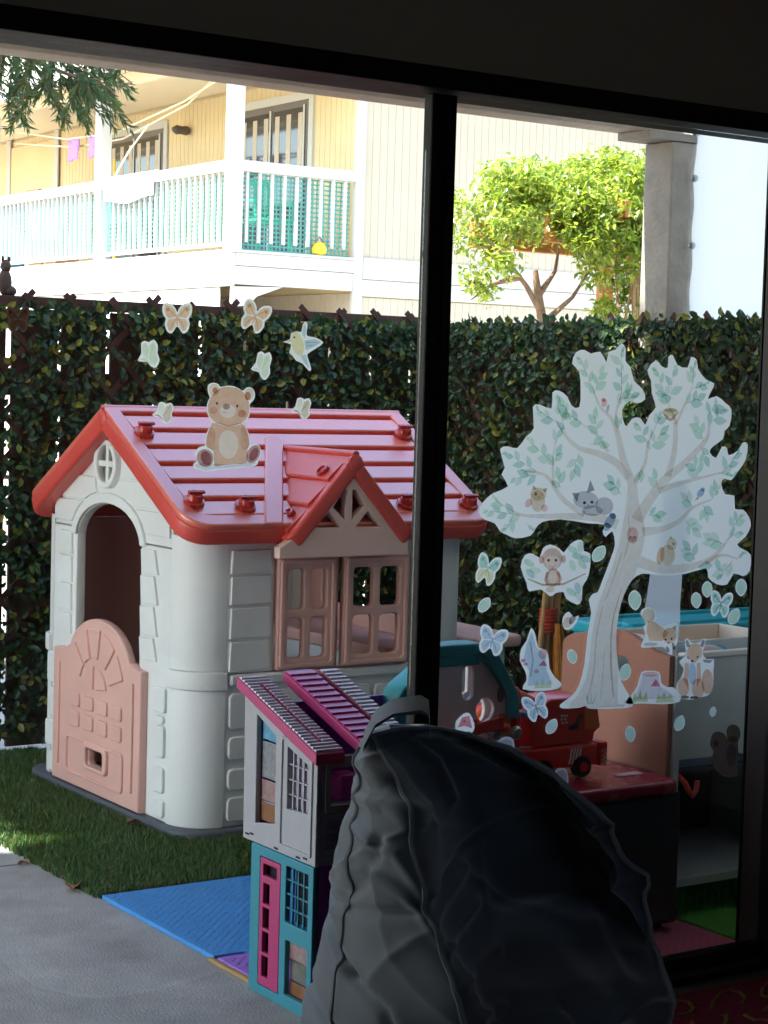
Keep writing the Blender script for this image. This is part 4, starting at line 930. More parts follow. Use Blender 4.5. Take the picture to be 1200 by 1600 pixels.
def slider(y0, y1, blind):
    w = box('sliding_window', 'b_frame', BX - .03, BX + .015, y0, y1, 2.78, 4.64, ab)
    ym = (y0 + y1) / 2
    for a, b, dx in ((y0 + .07, ym - .03, -.034), (ym + .03, y1 - .07, -.034)):
        box('pane', 'b_glass', BX + dx - .002, BX + dx + .002, a, b, 2.86, 4.56, w)
        box('pane_stile', 'b_trim', BX + dx - .012, BX + dx - .0035, a - .02, a + .012, 2.84, 4.58, w)
    for a, b in ((y0 - .10, y0), (y1, y1 + .10)): box('casing', 'b_trim', BX - .025, BX + .012, a, b - .002, 2.76, 4.74, ab)
    box('casing', 'b_trim', BX - .025, BX + .012, y0, y1, 4.642, 4.74, ab)
    for k in range(6):
        y = y0 + .15 + (y1 - y0 - .3) * k / 5
        if blind: box('blind_slat', 'blind', BX - .0385, BX - .0365, y - .05, y + .05, 3.9, 4.5, w)
slider(19.02, 20.62, True); slider(22.62, 24.2, True)
# doorway further along the gallery
dwy = box('far_door', 'b_cream', BX - .03, BX - .004, 26.0, 27.6, 2.78, 4.80, ab, bevel=.005); box('door_frame', 'b_trim', BX - .05, BX - .0305, 25.86, 25.998, 2.76, 4.92, dwy); box('door_frame', 'b_trim', BX - .05, BX - .0305, 27.602, 27.74, 2.76, 4.92, dwy)
# balcony deck
dk = box('balcony_deck', 'b_white', FX + .02, BX - .032, BY + .02, 34, 2.60, 2.745, ab)
box('fascia', 'b_white', FX - .03, FX + .018, BY - .04, 34, 2.40, 2.755, dk, bevel=.006)
box('fascia', 'b_white', FX + .02, BX - .034, BY - .05, BY + .018, 2.62, 2.755, dk, bevel=.006); box('fascia', 'b_white', FX + .02, BX - .034, BY - .035, BY + .018, 2.42, 2.615, dk, bevel=.006)
box('cap_strip', 'b_white', FX - .055, BX - .034, BY - .075, BY + .03, 2.7565, 2.785, dk, bevel=.006)
box('cap_strip', 'b_white', FX - .055, FX + .03, BY + .0315, 34, 2.7565, 2.785, dk, bevel=.006)
# the sunlit lower wall below the deck
grooved('siding', 'b_white', 'y', FX + .03, BY + .30, 34, .05, 2.395, .30, ab); 
shape('deck_corbel', 'b_white', [[(FX + .0, 2.395), (FX + .62, 2.415), (FX + .30, 2.30), (FX + .20, 2.20), (FX + .0, 2.18)]], .06, .004, 'XZ', BY + .0, ab)
# rail
box('hand_rail', 'b_white', FX - .05, FX + .05, BY + .055, 34, 3.62, 3.735, ab, bevel=.008); box('hand_rail', 'b_white', FX + .0, BX - .034, BY - .05, BY + .05, 3.62, 3.735, ab, bevel=.008)
box('foot_rail', 'b_white', FX - .02, FX + .02, BY + .07, 34, 2.83, 2.87, ab)
bme = bmesh.new(); box_bm(bme, -.016, .016, -.016, .016, 2.872, 3.618); bal = bpy.data.meshes.new('baluster'); bm_m = bme; bmesh.ops.recalc_face_normals(bme, faces=bme.faces); bme.to_mesh(bal); bme.free(); bal.materials.append(MATS['b_white'])
def baluster(x, y):
    o = bpy.data.objects.new('baluster', bal); COL.objects.link(o); o.parent = ab; o.matrix_parent_inverse = Matrix.Translation(-ORI[ab.name]); o.location = (x, y, 0)
y = BY + .17
while y < 27.5:
    if not (20.98 < y < 21.42): baluster(FX, y)
    y += .135
x = FX + .16
while x < BX - .08: baluster(x, BY); x += .155
for yp in (BY + .0, 21.2, 24.6, 28.0):
    box('balcony_post', 'b_white', FX - .075, FX + .075, yp - .075, yp + .075, 2.786, 4.80, ab, bevel=.006)
# roof over the gallery
box('gallery_roof', 'b_soffit', FX - .45, BX - .02, BY - .4, 36, 4.93, 4.985, ab); box('eave_board', 'b_white', FX - .50, FX - .452, BY - .45, 36, 4.82, 5.05, ab, bevel=.005)
box('header_beam', 'b_soffit', FX - .07, FX + .07, BY - .07, 36, 4.802, 4.925, ab, bevel=.005)
box('roof', 'b_roof', FX - .55, 31, BY - .6, 41, 5.61, 5.75, ab); box('parapet', 'b_trim', FX - .45, BX, BY - .4, 36, 4.99, 5.6, ab)
lp = lathe('wall_lamp', 'lamp_brown', [(.05, .0), (.06, .03), (.05, .10), (.06, .17), (.03, .22), (.004, .23)], (BX - .03, 21.92, 4.54), 'x', ab, 14)
tube('lamp_spout', 'lamp_brown', [(BX - .12, 21.92, 4.54), (BX - .16, 22.0, 4.56), (BX - .17, 22.08, 4.57)], [.04, .03, .02], lp, 8)
# netting behind the balusters
def net():
    n1 = thing('balcony_net', 'green safety netting tied along the balcony rail', 'net', (FX + .03, 21, 2.87)); bm = bmesh.new()
    def strand(p, q, w=.009):
        p, q = Vector(p), Vector(q); d = (q - p).normalized(); s = Vector((0, 0, 1)) if abs(d.z) < .5 else (Vector((0, 1, 0)) if abs(p.x - FX - .035) < .02 else Vector((1, 0, 0)))
        v = [bm.verts.new(a + s * w * k) for a, k in ((p, -1), (q, -1), (q, 1), (p, 1))]; bm.faces.new(v)
    y = 18.06
    while y < 24.5: strand((FX + .035, y, 2.88), (FX + .035, y + random.uniform(-.02, .02), 3.60)); y += .05
    for k in range(15): strand((FX + .036, 18.06, 2.88 + k * .05), (FX + .036, 24.5, 2.88 + k * .05))
    x = FX + .06
    while x < BX - .06: strand((x, BY + .035, 2.80), (x + random.uniform(-.02, .02), BY + .035, 3.60)); x += .05
    for k in range(17): strand((FX + .06, BY + .036, 2.80 + k * .05), (BX - .06, BY + .036, 2.80 + k * .05))
    o = bm_to('mesh', bm, 'net', n1); o['kind'] = 'stuff'
net()
def cloth(name, lab, m, pts, cat):
    """pts: list of rows of points"""
    V = [p for r in pts for p in r]; n = len(pts[0]); Fc = [(j * n + i, j * n + i + 1, (j + 1) * n + i + 1, (j + 1) * n + i) for j in range(len(pts) - 1) for i in range(n - 1)]
    o = pydata(name, V, Fc, m, None, smooth=4); sd = o.modifiers.new('thick', 'SOLIDIFY'); sd.thickness = .012
    return tag(o, lab, cat)
def drape(y0, y1, zt, x, fall_f, fall_b, rnd):
    rows = []
    for (dx, dz) in ((.062, -fall_b), (.062, -fall_b / 2), (.060, -.01), (.03, .012), (-.03, .012), (-.062, -.01), (-.066, -fall_f / 2), (-.068, -fall_f)):
        rows.append([(x + dx + .01 * math.sin(k * 1.7), y0 + (y1 - y0) * k / 8, zt + dz + (.03 * math.sin(k * .9 + rnd) if dz < -.1 else 0)) for k in range(9)])
    return rows
cloth('white_cloth', 'white cloth draped over the balcony hand rail', 'cloth_white', drape(19.75, 21.05, 3.742, FX, .30, .2, 1), 'cloth')
def towel(y0, y1, z, x, lab):
    rows = [[(x + .012 * math.sin(k * 1.9 + j), y0 + (y1 - y0) * k / 6, z - .26 * j / 6 + .012 * math.sin(k)) for k in range(7)] for j in range(7)]
    cloth('hanging_towel', lab, 'towel_purple', rows, 'towel')['group'] = 'purple laundry'
towel(21.75, 22.05, 4.36, FX + .20, 'small purple towel on the clothesline nearer the post'); towel(22.35, 22.65, 4.36, FX + .20, 'small purple towel on the clothesline farther from the post')
cl1 = thing('clothesline', 'double clothesline sagging between the balcony posts', 'clothesline', (FX + .2, 21, 4.4))
tube('line', 'rope', [(FX + .1, 18.05, 4.75), (FX + .18, 19.5, 4.52), (FX + .2, 21.3, 4.33), (FX + .2, 22.7, 4.38), (FX + .2, 24.6, 4.66)], .012, cl1, 5)
tube('line', 'rope', [(FX + .1, 18.3, 4.80), (FX + .22, 19.5, 4.49), (FX + .3, 21.3, 4.27), (FX + .3, 22.7, 4.29), (FX + .3, 24.6, 4.50)], .012, cl1, 5)
tube('line', 'rope', [(FX + .1, 20.2, 4.33), (FX + .05, 20.6, 4.05), (FX + .05, 21.0, 3.76)], .012, cl1, 5)
tag(tube('yellow_pole', 'yellow', [(FX + .9, 22.7, 2.75), (FX + .9, 22.75, 4.2)], .018, None, 6), 'thin yellow pole standing on the balcony', 'pole')
for i, (yy, sz, lb) in enumerate(((24.2, .30, 'larger cardboard box on the balcony'), (23.75, .22, 'smaller cardboard box on the balcony beside a larger one'))):
    t = thing('cardboard_box', lb, 'box', (FX + .6, yy, 2.746), 'boxes on the balcony'); box('carton', 'cardboard', FX + .45, FX + .8, yy - .2, yy + .2, 2.746, 3.62 + sz * .8, t, bevel=.01); box('flap', 'cardboard', FX + .40, FX + .448, yy - .2, yy + .2, 3.55 + sz * .8, 3.625 + sz * .8, t)
def chair():
    t = thing('garden_chair', 'green plastic garden chair behind the balcony netting', 'chair', (10.9, 18.7, 2.746))
    x0, y0, z0 = 10.9, 18.7, 2.746
    shape('seat', 'chair_green', [rrect(x0 - .24, x0 + .24, y0 - .24, y0 + .24, .06)], .035, .01, 'XY', z0 + .42, t)
    shape('backrest', 'chair_green', [rrect(x0 - .23, x0 + .23, z0 + .50, z0 + .90, .10)] + [rrect(x0 - .17 + k * .09, x0 - .12 + k * .09, z0 + .55, z0 + .84, .02) for k in range(4)], .03, .008, 'XZ', y0 + .22, t)
    for sx in (-1, 1):
        for sy in (-1, 1): tube('leg', 'chair_green', [(x0 + sx * .19, y0 + sy * .19, z0 + .41), (x0 + sx * .23, y0 + sy * .23, z0)], .022, t, 6)
        tube('armrest', 'chair_green', [(x0 + sx * .23, y0 - .22, z0 + .42), (x0 + sx * .25, y0 - .20, z0 + .62), (x0 + sx * .25, y0 + .20, z0 + .64)], .022, t, 6)
chair()
ln = thing('yellow_lantern', 'small yellow lantern on the balcony edge', 'lantern', (11.17, 17.98, 2.786))
lathe('body', 'yellow', [(.03, 0), (.075, .02), (.085, .07), (.06, .12), (.02, .15)], (11.17, 17.97, 2.786), 'z', ln, 12); tube('handle', 'b_frame', [(11.12, 17.97, 2.93), (11.17, 17.97, 2.99), (11.22, 17.97, 2.93)], .008, ln, 5)
tag(box('toy_bin', 'blue_plastic', FX + .2, FX + .55, 24.75, 25.2, 2.746, 3.78, None, bevel=.03), 'blue bin standing at the far end of the balcony', 'bin')

# ================================================================== VINE ON AN ARBOR
def leaves_cloud(name, m, parent, centres, n, size, seed, droop=.3):
    rnd = random.Random(seed); V, Fc = [], []
    tot = sum(c[4] for c in centres)
    for (cx, cy_, cz, r, wgt, sq) in centres:
        for _ in range(int(n * wgt / tot)):
            d = Vector((rnd.gauss(0, 1), rnd.gauss(0, 1), rnd.gauss(0, 1))).normalized() * r * rnd.random() ** .45; d.z *= sq
            p = Vector((cx, cy_, cz)) + d; s = size * rnd.uniform(.65, 1.25)
            a = rnd.uniform(0, 2 * PI); e = rnd.uniform(-.9, .6) - droop; dr_ = Vector((math.cos(a) * math.cos(e), math.sin(a) * math.cos(e), math.sin(e)))
            up = Vector((rnd.gauss(0, .5), rnd.gauss(0, .5), 1)).normalized(); sd = dr_.cross(up).normalized(); up = sd.cross(dr_)
            i = len(V); V.extend([tuple(q) for q in (p, p + dr_ * s * .4 + sd * s * .27 + up * s * .08, p + dr_ * s - up * s * .08, p + dr_ * s * .4 - sd * s * .27 + up * s * .08)])
            Fc.extend(((i, i + 1, i + 2), (i, i + 2, i + 3)))
    return pydata(name, V, Fc, m, parent)
vn = thing('vine', 'sunlit yellow green leafy vine spilling over the wooden arbor', 'vine', (7.3, 9.0, 0))
rv = random.Random(11); cs = []
for k in range(26): cs.append((rv.uniform(6.95, 8.2), rv.uniform(8.45, 8.68), rv.uniform(2.22, 2.48), rv.uniform(.07, .13), .45, .9))
for k in range(60):
    x = rv.uniform(6.95, 8.25); y = rv.uniform(8.6, 9.6); cs.append((x, y, 2.60 + .10 * math.sin(x * 5) + rv.uniform(-.12, .12) - max(0, 7.05 - x) * .5, rv.uniform(.13, .22), 1.0, .75))
for k in range(40): cs.append((rv.uniform(7.30, 8.15), rv.uniform(8.45, 9.0), rv.uniform(1.70, 2.35), rv.uniform(.08, .16), .42, 1.1))
for k in range(24): cs.append((rv.uniform(6.50, 7.0), rv.uniform(8.7, 9.2), rv.uniform(1.95, 2.65), rv.uniform(.06, .13), .30, 1.0))
o = leaves_cloud('crown', 'vine_leaf', vn, cs, 25000, .049, 21); o['kind'] = 'stuff'
tube('trunk', 'bark', [(7.20, 9.0, 0), (7.19, 9.0, 1.2), (7.18, 9.0, 1.75), (7.13, 9.0, 1.95), (7.10, 9.0, 2.1)], [.045, .04, .032, .026, .016], vn, 9)
for pts in ([(7.16, 9.0, 1.85), (7.0, 8.95, 2.0), (6.8, 8.9, 2.15), (6.6, 8.9, 2.3)], [(7.13, 9.0, 1.95), (7.25, 9.0, 2.1), (7.3, 9.0, 2.4)], [(6.95, 8.95, 2.05), (6.75, 8.95, 2.0), (6.6, 8.95, 1.9)], [(7.19, 9, 1.8), (7.35, 8.95, 1.95), (7.5, 8.9, 2.2)]): tube('limb', 'bark', pts, ([.022, .015, .010, .003] if len(pts) == 4 else [.022, .012, .003]), vn, 7)
for k in range(14):
    x = rv.uniform(7.5, 8.05); y = rv.uniform(8.6, 8.9); tube('stem', 'stem', [(x, y, 2.4), (x + rv.uniform(-.08, .08), y, 2.1), (x + rv.uniform(-.12, .15), y, 1.8), (x + rv.uniform(-.15, .15), y, 1.3)], .008, vn, 5)
ar = thing('arbor', 'orange brown wooden arbor under the vine', 'arbor', (7.6, 9.1, 0))
for y_ in (8.72, 9.45): box('beam', 'arbor_wood', 6.98, 8.6, y_, y_ + .06, 2.245, 2.40, ar, bevel=.008)
for x_ in (7.35, 7.75, 8.15, 8.5): box('cross_beam', 'arbor_wood', x_, x_ + .05, 8.5, 9.7, 2.402, 2.50, ar, bevel=.006)
for (x_, y_) in ((7.95, 8.782), (7.95, 9.38), (8.5, 8.782)): box('post', 'arbor_wood', x_, x_ + .09, y_, y_ + .069, 0, 2.40, ar, bevel=.006)

# ================================================================== CONIFER OVER THE YARD
tr = thing('conifer_tree', 'dark green conifer with drooping branch above the balcony rail', 'tree', (-.6, 7.0, 0))
tube('trunk', 'bark', [(-.6, 7.0, 0), (-.62, 7.0, 2), (-.6, 6.95, 5), (-.55, 6.9, 9.4)], [.26, .22, .15, .03], tr, 14)
rt = random.Random(31)
def sprays(name, pts_fn, n, size, seed, wid=.28):
    rnd = random.Random(seed); V, Fc = [], []
    for _ in range(n):
        p, dr_ = pts_fn(rnd); s = size * rnd.uniform(.6, 1.3); sd = dr_.cross(Vector((rnd.gauss(0, .4), rnd.gauss(0, .4), 1))).normalized()
        i = len(V); V.extend([tuple(q) for q in (p, p + dr_ * s * .45 + sd * s * wid * .5, p + dr_ * s, p + dr_ * s * .45 - sd * s * wid * .5)]); Fc.append((i, i + 1, i + 2, i + 3))
    return pydata(name, V, Fc, 'conifer', tr)
limbs = []
for k in range(46):
    z = 2.9 + 6.0 * (k / 46); a = k * 2.4 + rt.uniform(-.3, .3); L = (3.0 - (z - 2.9) * .36) * rt.uniform(.75, 1.05)
    d = Vector((math.cos(a), math.sin(a), 0)); p0 = Vector((-.6, 6.98, z)); q = [p0, p0 + d * L * .5 + Vector((0, 0, .12)), p0 + d * L + Vector((0, 0, -.35))]
    tip = q[2]
    # keep clear of the view over the fence
    if tip.x > .36 * tip.y and tip.z < 3.0: continue
    limbs.append(q); tube('limb', 'bark', q, [.045, .03, .01], tr, 6)
PATCH = Vector((2.33, 5.46, 0.0))      # a gap in the crown lets one patch of sun onto the turf
def crown_pt(rnd):
    while True:
        p, dr_ = crown_any(rnd)
        if ((p - PATCH) - to_sun * (p - PATCH).dot(to_sun)).length > .27: return p, dr_
def crown_any(rnd):
    q = rnd.choice(limbs); t = rnd.uniform(.12, 1.05); a, b, c = q
    p = a * (1 - t) ** 2 + b * 2 * t * (1 - t) + c * t * t; side = (c - a).cross(Vector((0, 0, 1))).normalized()
    p = p + side * rnd.gauss(0, .22) + Vector((0, 0, rnd.gauss(-.10, .14)))
    dr_ = ((c - a).normalized() * .6 + side * rnd.gauss(0, .6) + Vector((0, 0, rnd.gauss(-.5, .3)))).normalized()
    return p, dr_
o = sprays('crown', crown_pt, 56000, .30, 41, .36); o['kind'] = 'stuff'
# the drooping branch in view
bpts = [Vector(p) for p in ((-.5, 6.98, 3.2), (.9, 7.2, 3.05), (2.1, 7.3, 2.86), (2.95, 7.2, 2.68), (3.45, 7.2, 2.56))]
bo = tube('branch', 'bark', bpts, [.05, .035, .022, .012, .004], tr, 6)
def hang(seed):
    rnd = random.Random(seed); bm = bmesh.new(); V, Fc = [], []
    def add(p, q, n, s):
        d = (q - p)
        for k in range(n):
            t = (k + rnd.random()) / n; c = p + d * t + Vector((0, 0, -.03 * t * t)); dn = d.normalized()
            sd = Vector((rnd.gauss(0, 1), rnd.gauss(0, 1), rnd.gauss(0, 1))).normalized(); dr_ = (dn * .9 + sd * .75).normalized(); w = dr_.cross(sd).normalized() * s * .10; L = s * rnd.uniform(.6, 1.2)
            i = len(V); V.extend([tuple(x) for x in (c, c + dr_ * L * .5 + w, c + dr_ * L, c + dr_ * L * .5 - w)]); Fc.append((i, i + 1, i + 2, i + 3))
    for k in range(74):
        t = rnd.uniform(2.0, 4.0) if k > 14 else rnd.uniform(3.3, 4.0); i = min(3, int(t)); p = bpts[i].lerp(bpts[min(4, i + 1)], t - i) + Vector((rnd.gauss(0, .03), rnd.gauss(0, .14), rnd.uniform(-.02, .12)))
        L = rnd.uniform(.12, .30); q = p + Vector((rnd.uniform(-.1, .28), rnd.gauss(0, .12), -L * rnd.uniform(.45, 1.0)))
        q.z = max(q.z, 2.43); tube_bm(bm, [p, p.lerp(q, .5) + Vector((0, 0, .02)), q], .0025, 4); add(p, q, int(L * 420), .052)
    bm_to('twig', bm, 'bark', tr); o = pydata('needles', V, Fc, 'conifer', tr); o['kind'] = 'stuff'
hang(77)

# ================================================================== STICKERS ON THE GLASS
GLASS_Y = 3.3500
def G(px, py, lay=0):
    """a spot on the inner face of the glass pane, given where it was measured on the photograph"""
    d = RW @ Vector((px - 600, -(py - 800), -F_PX)); k = (GLASS_Y - .0012 - .0004 * lay) / d.y
    return Vector((d.x * k, d.y * k, CAM_H + d.z * k))
def sheet(name, m, loops, lay, parent=None):
    L2 = [[(lambda g: (g.x, g.z))(G(x, y, lay)) for x, y in L] for L in loops]
    me = shape_mesh(name, L2, 0, 0, 'XZ', GLASS_Y - .0012 - .0004 * lay); me.materials.clear()
    return _link(name, me, m, parent)
def sticker(name, label, outline, inks, base='vinyl', lay=0, group=None, smooth=2):
    o = sheet(name, base, [smooth_loop(outline, smooth) if smooth > 1 else outline], lay); tag(o, label, 'sticker', group)
    for k, it in enumerate(inks): sheet(it[0], it[1], it[2:], lay + 1 + k % 6, o)
    return o
def stroke(pts):
    """tapered brush stroke: (x, y, width)"""
    A, B = [], []
    for i, (x, y, w) in enumerate(pts):
        x0, y0, _ = pts[max(i - 1, 0)]; x1, y1, _ = pts[min(i + 1, len(pts) - 1)]; L = math.hypot(x1 - x0, y1 - y0); nx, ny = -(y1 - y0) / L, (x1 - x0) / L
        A.append((x + nx * w / 2, y + ny * w / 2)); B.append((x - nx * w / 2, y - ny * w / 2))
    return A + B[::-1]
def zz(x0, y0, k): return lambda P: [(x0 + p[0] * k, y0 + p[1] * k) for p in P]
def dense(pts, n=3):
    out = []
    for i in range(len(pts) - 1):
        p0, p1, p2, p3 = pts[max(i - 1, 0)], pts[i], pts[i + 1], pts[min(i + 2, len(pts) - 1)]
        for k in range(n):
            t = k / n; out.append(tuple(.5 * (2 * p1[j] + (-p0[j] + p2[j]) * t + (2 * p0[j] - 5 * p1[j] + 4 * p2[j] - p3[j]) * t * t + (-p0[j] + 3 * p1[j] - 3 * p2[j] + p3[j]) * t ** 3) for j in range(3)))
    return out + [pts[-1]]
T = zz(740, 500, .4126)
tree_out = [(20, 730), (35, 690), (75, 655), (130, 630), (105, 585), (118, 560), (100, 490), (130, 478), (165, 485), (200, 440), (228, 410), (224, 330), (250, 320), (295, 335), (298, 275), (325, 268), (355, 290), (372, 325), (400, 330), (405, 270), (400, 195), (373, 165), (388, 122), (420, 113), (445, 127), (480, 120), (503, 160), (510, 122), (538, 112), (560, 88), (576, 108), (575, 155), (595, 180), (607, 230), (640, 262), (650, 300), (620, 316), (590, 308), (563, 340), (568, 385), (580, 402), (600, 374), (630, 370), (650, 397), (665, 360), (690, 330), (675, 280), (672, 230), (658, 190), (690, 152), (712, 175), (735, 180), (738, 140), (755, 133), (772, 170), (810, 180), (823, 140), (846, 152), (850, 185), (880, 225), (912, 240), (900, 270), (888, 300), (920, 288), (955, 315), (977, 340), (970, 400), (950, 420), (945, 450), (908, 478), (894, 500), (918, 522), (940, 480), (960, 485), (966, 512), (1000, 495), (1018, 465), (1038, 470), (1030, 530), (1000, 575), (975, 607), (950, 600), (938, 620), (953, 660), (987, 665), (990, 715), (1020, 718), (1042, 745), (1050, 780), (1030, 820), (998, 850), (1020, 868), (1050, 890), (1046, 950), (1020, 970), (985, 960), (960, 1002), (920, 1000), (888, 975), (880, 940), (800, 962), (700, 967), (640, 960), (600, 985), (570, 1040), (550, 1110), (540, 1200), (545, 1290), (560, 1370), (590, 1420), (604, 1450), (580, 1470), (440, 1472), (425, 1460), (400, 1469), (335, 1471), (329, 1455), (370, 1425), (400, 1380), (420, 1300), (430, 1200), (445, 1110), (436, 1060), (455, 1035), (470, 1030), (490, 980), (520, 900), (535, 850), (525, 800), (500, 822), (488, 800), (495, 775), (430, 770), (330, 755), (260, 765), (235, 790), (215, 817), (160, 827), (130, 815), (100, 800), (80, 770), (40, 755)]
tree = sticker('tree_sticker', 'big white tree sticker with grey branches, leaves and animals', T(tree_out), [], smooth=2)
K = .4126
for pts in ([(468, 1464, 215), (468, 1456, 200), (472, 1432, 152), (490, 1340, 116), (500, 1200, 105), (525, 1080, 102), (565, 960, 92), (595, 860, 92), (606, 780, 84), (602, 700, 50), (600, 620, 34), (577, 560, 29), (560, 500, 24), (545, 430, 20), (520, 370, 14), (480, 330, 10), (455, 270, 6)],
            [(590, 600, 32), (540, 540, 29), (470, 505, 24), (400, 485, 18), (350, 440, 12), (310, 380, 6)], [(545, 775, 40), (480, 752, 30), (380, 743, 24), (270, 743, 18), (180, 738, 10), (110, 700, 5)],
            [(420, 736, 24), (350, 690, 19), (310, 640, 16), (285, 600, 14), (250, 580, 10), (180, 570, 5)], [(303, 625, 10), (300, 540, 8), (310, 460, 4)], [(618, 758, 46), (660, 690, 38), (720, 610, 34), (790, 550, 26), (860, 480, 20), (890, 430, 12), (890, 360, 5)],
            [(735, 592, 26), (758, 510, 20), (765, 430, 18), (760, 370, 12), (740, 330, 5)], [(765, 395, 12), (800, 320, 8), (830, 250, 3)], [(700, 648, 24), (760, 625, 19), (850, 600, 11), (950, 575, 5)], [(640, 803, 36), (720, 790, 22), (780, 760, 17), (830, 710, 11), (900, 680, 5)],
            [(628, 915, 44), (720, 943, 36), (820, 935, 28), (900, 903, 19), (950, 850, 10), (990, 790, 4)], [(880, 920, 18), (940, 890, 11), (1000, 905, 5)], [(612, 618, 18), (650, 540, 12), (660, 470, 8), (690, 400, 4)], [(545, 430, 13), (540, 350, 10), (560, 280, 6), (560, 200, 3)], [(510, 500, 13), (470, 440, 10), (420, 400, 4)]):
    d = [(740 + x * K, 500 + y * K, w * K) for x, y, w in dense(pts, 3)]
    nm = 'trunk_print' if pts[0][2] > 200 else 'branch_print'
    sheet(nm, 'i_bark', [stroke(d)], 1 + random.randrange(3), tree)
for pts in ([(430, 1440, 5), (455, 1330, 6), (465, 1200, 5), (490, 1080, 3)], [(530, 1430, 4), (520, 1300, 7), (525, 1150, 5), (560, 1020, 3)], [(480, 1440, 3), (490, 1330, 4), (495, 1250, 2)], [(570, 900, 3), (590, 820, 5), (585, 740, 3)], [(500, 1060, 3), (540, 950, 5), (560, 880, 3)]):
    sheet('bark_line', 'i_bark2' if pts[1][2] > 6 else 'i_bark', [stroke([(740 + x * K, 500 + y * K, w * K) for x, y, w in dense(pts, 3)])], 5, tree)
leafmesh = []
for nm in ('i_leaf', 'i_leaf2', 'i_leaf3'):
    pts = [(t, w) for t, w in zip([i / 10 for i in range(11)], [0, .10, .18, .23, .25, .245, .22, .18, .12, .06, 0])]
    loop = pts + [(t, -w) for t, w in pts[::-1][1:-1]]; me = bpy.data.meshes.new('leaf'); me.from_pydata([(x, 0, z) for x, z in loop], [], [tuple(range(len(loop)))]); me.materials.append(MATS[nm]); leafmesh.append(me)
def leafprint(px, py, qx, qy, parent, lay):
    a, b = G(px, py, lay), G(qx, qy, lay); d = b - a; o = bpy.data.objects.new('leaf', leafmesh[random.randrange(3)]); COL.objects.link(o); o.parent = parent
    L = math.hypot(d.x, d.z); o.location = a; o.scale = (L, 1, L * random.uniform(.9, 1.15)); o.rotation_euler = (0, -math.atan2(d.z, d.x), 0)
def inside(poly, x, y):
    r = False; j = len(poly) - 1
    for i in range(len(poly)):
        (xi, yi), (xj, yj) = poly[i], poly[j]
        if (yi > y) != (yj > y) and x < (xj - xi) * (y - yi) / (yj - yi) + xi: r = not r
        j = i
    return r
rl = random.Random(13); nleaf = 0
for (x0, y0, x1, y1, n) in [(190, 742, 45, 720, 6), (120, 710, 70, 670, 3), (150, 742, 120, 800, 3), (200, 770, 225, 800, 2), (250, 580, 120, 500, 6), (250, 585, 150, 600, 4), (300, 540, 200, 450, 5), (310, 470, 320, 440, 2), (300, 560, 315, 510, 3), (330, 640, 320, 600, 3), (400, 500, 380, 570, 4), (310, 385, 240, 340, 5), (350, 430, 310, 290, 5), (370, 380, 340, 320, 3), (420, 400, 350, 350, 4), (470, 440, 460, 370, 4), (440, 470, 480, 470, 2), (455, 270, 400, 140, 6), (455, 290, 480, 200, 5), (560, 280, 560, 110, 7), (550, 300, 620, 290, 4), (545, 330, 600, 260, 4), (540, 420, 560, 390, 2), (660, 470, 620, 390, 4), (690, 400, 700, 380, 3), (660, 500, 710, 430, 5), (640, 560, 625, 580, 2), (740, 330, 690, 180, 6), (740, 330, 760, 170, 5), (760, 300, 720, 280, 2), (830, 250, 835, 160, 5), (830, 260, 890, 240, 4), (800, 320, 850, 300, 4), (870, 460, 850, 390, 4), (890, 360, 920, 310, 4), (890, 400, 950, 340, 5), (860, 480, 880, 520, 3), (850, 600, 840, 550, 4), (950, 575, 1010, 490, 6), (930, 580, 990, 590, 4), (700, 650, 690, 590, 2), (660, 740, 690, 740, 3), (830, 710, 810, 680, 3), (900, 680, 930, 640, 4), (870, 700, 880, 730, 3), (800, 760, 830, 790, 4), (950, 850, 900, 830, 4), (980, 790, 1010, 740, 5), (960, 830, 1010, 800, 3), (1000, 905, 1020, 880, 3), (980, 910, 940, 970, 5), (930, 890, 880, 960, 3), (840, 910, 820, 870, 4), (560, 660, 530, 620, 4)]:
    sheet('twig_print', 'i_bark', [stroke([(740 + x * K, 500 + y * K, w) for x, y, w in ((x0, y0, 1.2), ((x0 + x1) / 2, (y0 + y1) / 2, 1.0), (x1, y1, .5))])], 2, tree)
    a0 = math.atan2(y1 - y0, x1 - x0)
    for k in range(n):
        t = (k + .6) / n; s = 1 if k % 2 else -1; a = a0 + (s * rl.uniform(.5, .95) if k < n - 1 else rl.uniform(-.2, .2)); L = rl.uniform(42, 56); bx, by = x0 + (x1 - x0) * t, y0 + (y1 - y0) * t
        for tr_i in range(5):
            ex, ey = bx + math.cos(a) * (L + 9), by + math.sin(a) * (L + 9)
            if inside(tree_out, ex, ey): break
            L *= .85; a += s * -.15
        leafprint(740 + bx * K, 500 + by * K, 740 + (bx + math.cos(a) * L) * K, 500 + (by + math.sin(a) * L) * K, tree, 3 + k % 3); nleaf += 1
def Ez(cx, cy_, rx, ry, rot=0.0, n=16): return T(ell(cx, cy_, rx, ry, n, rot))
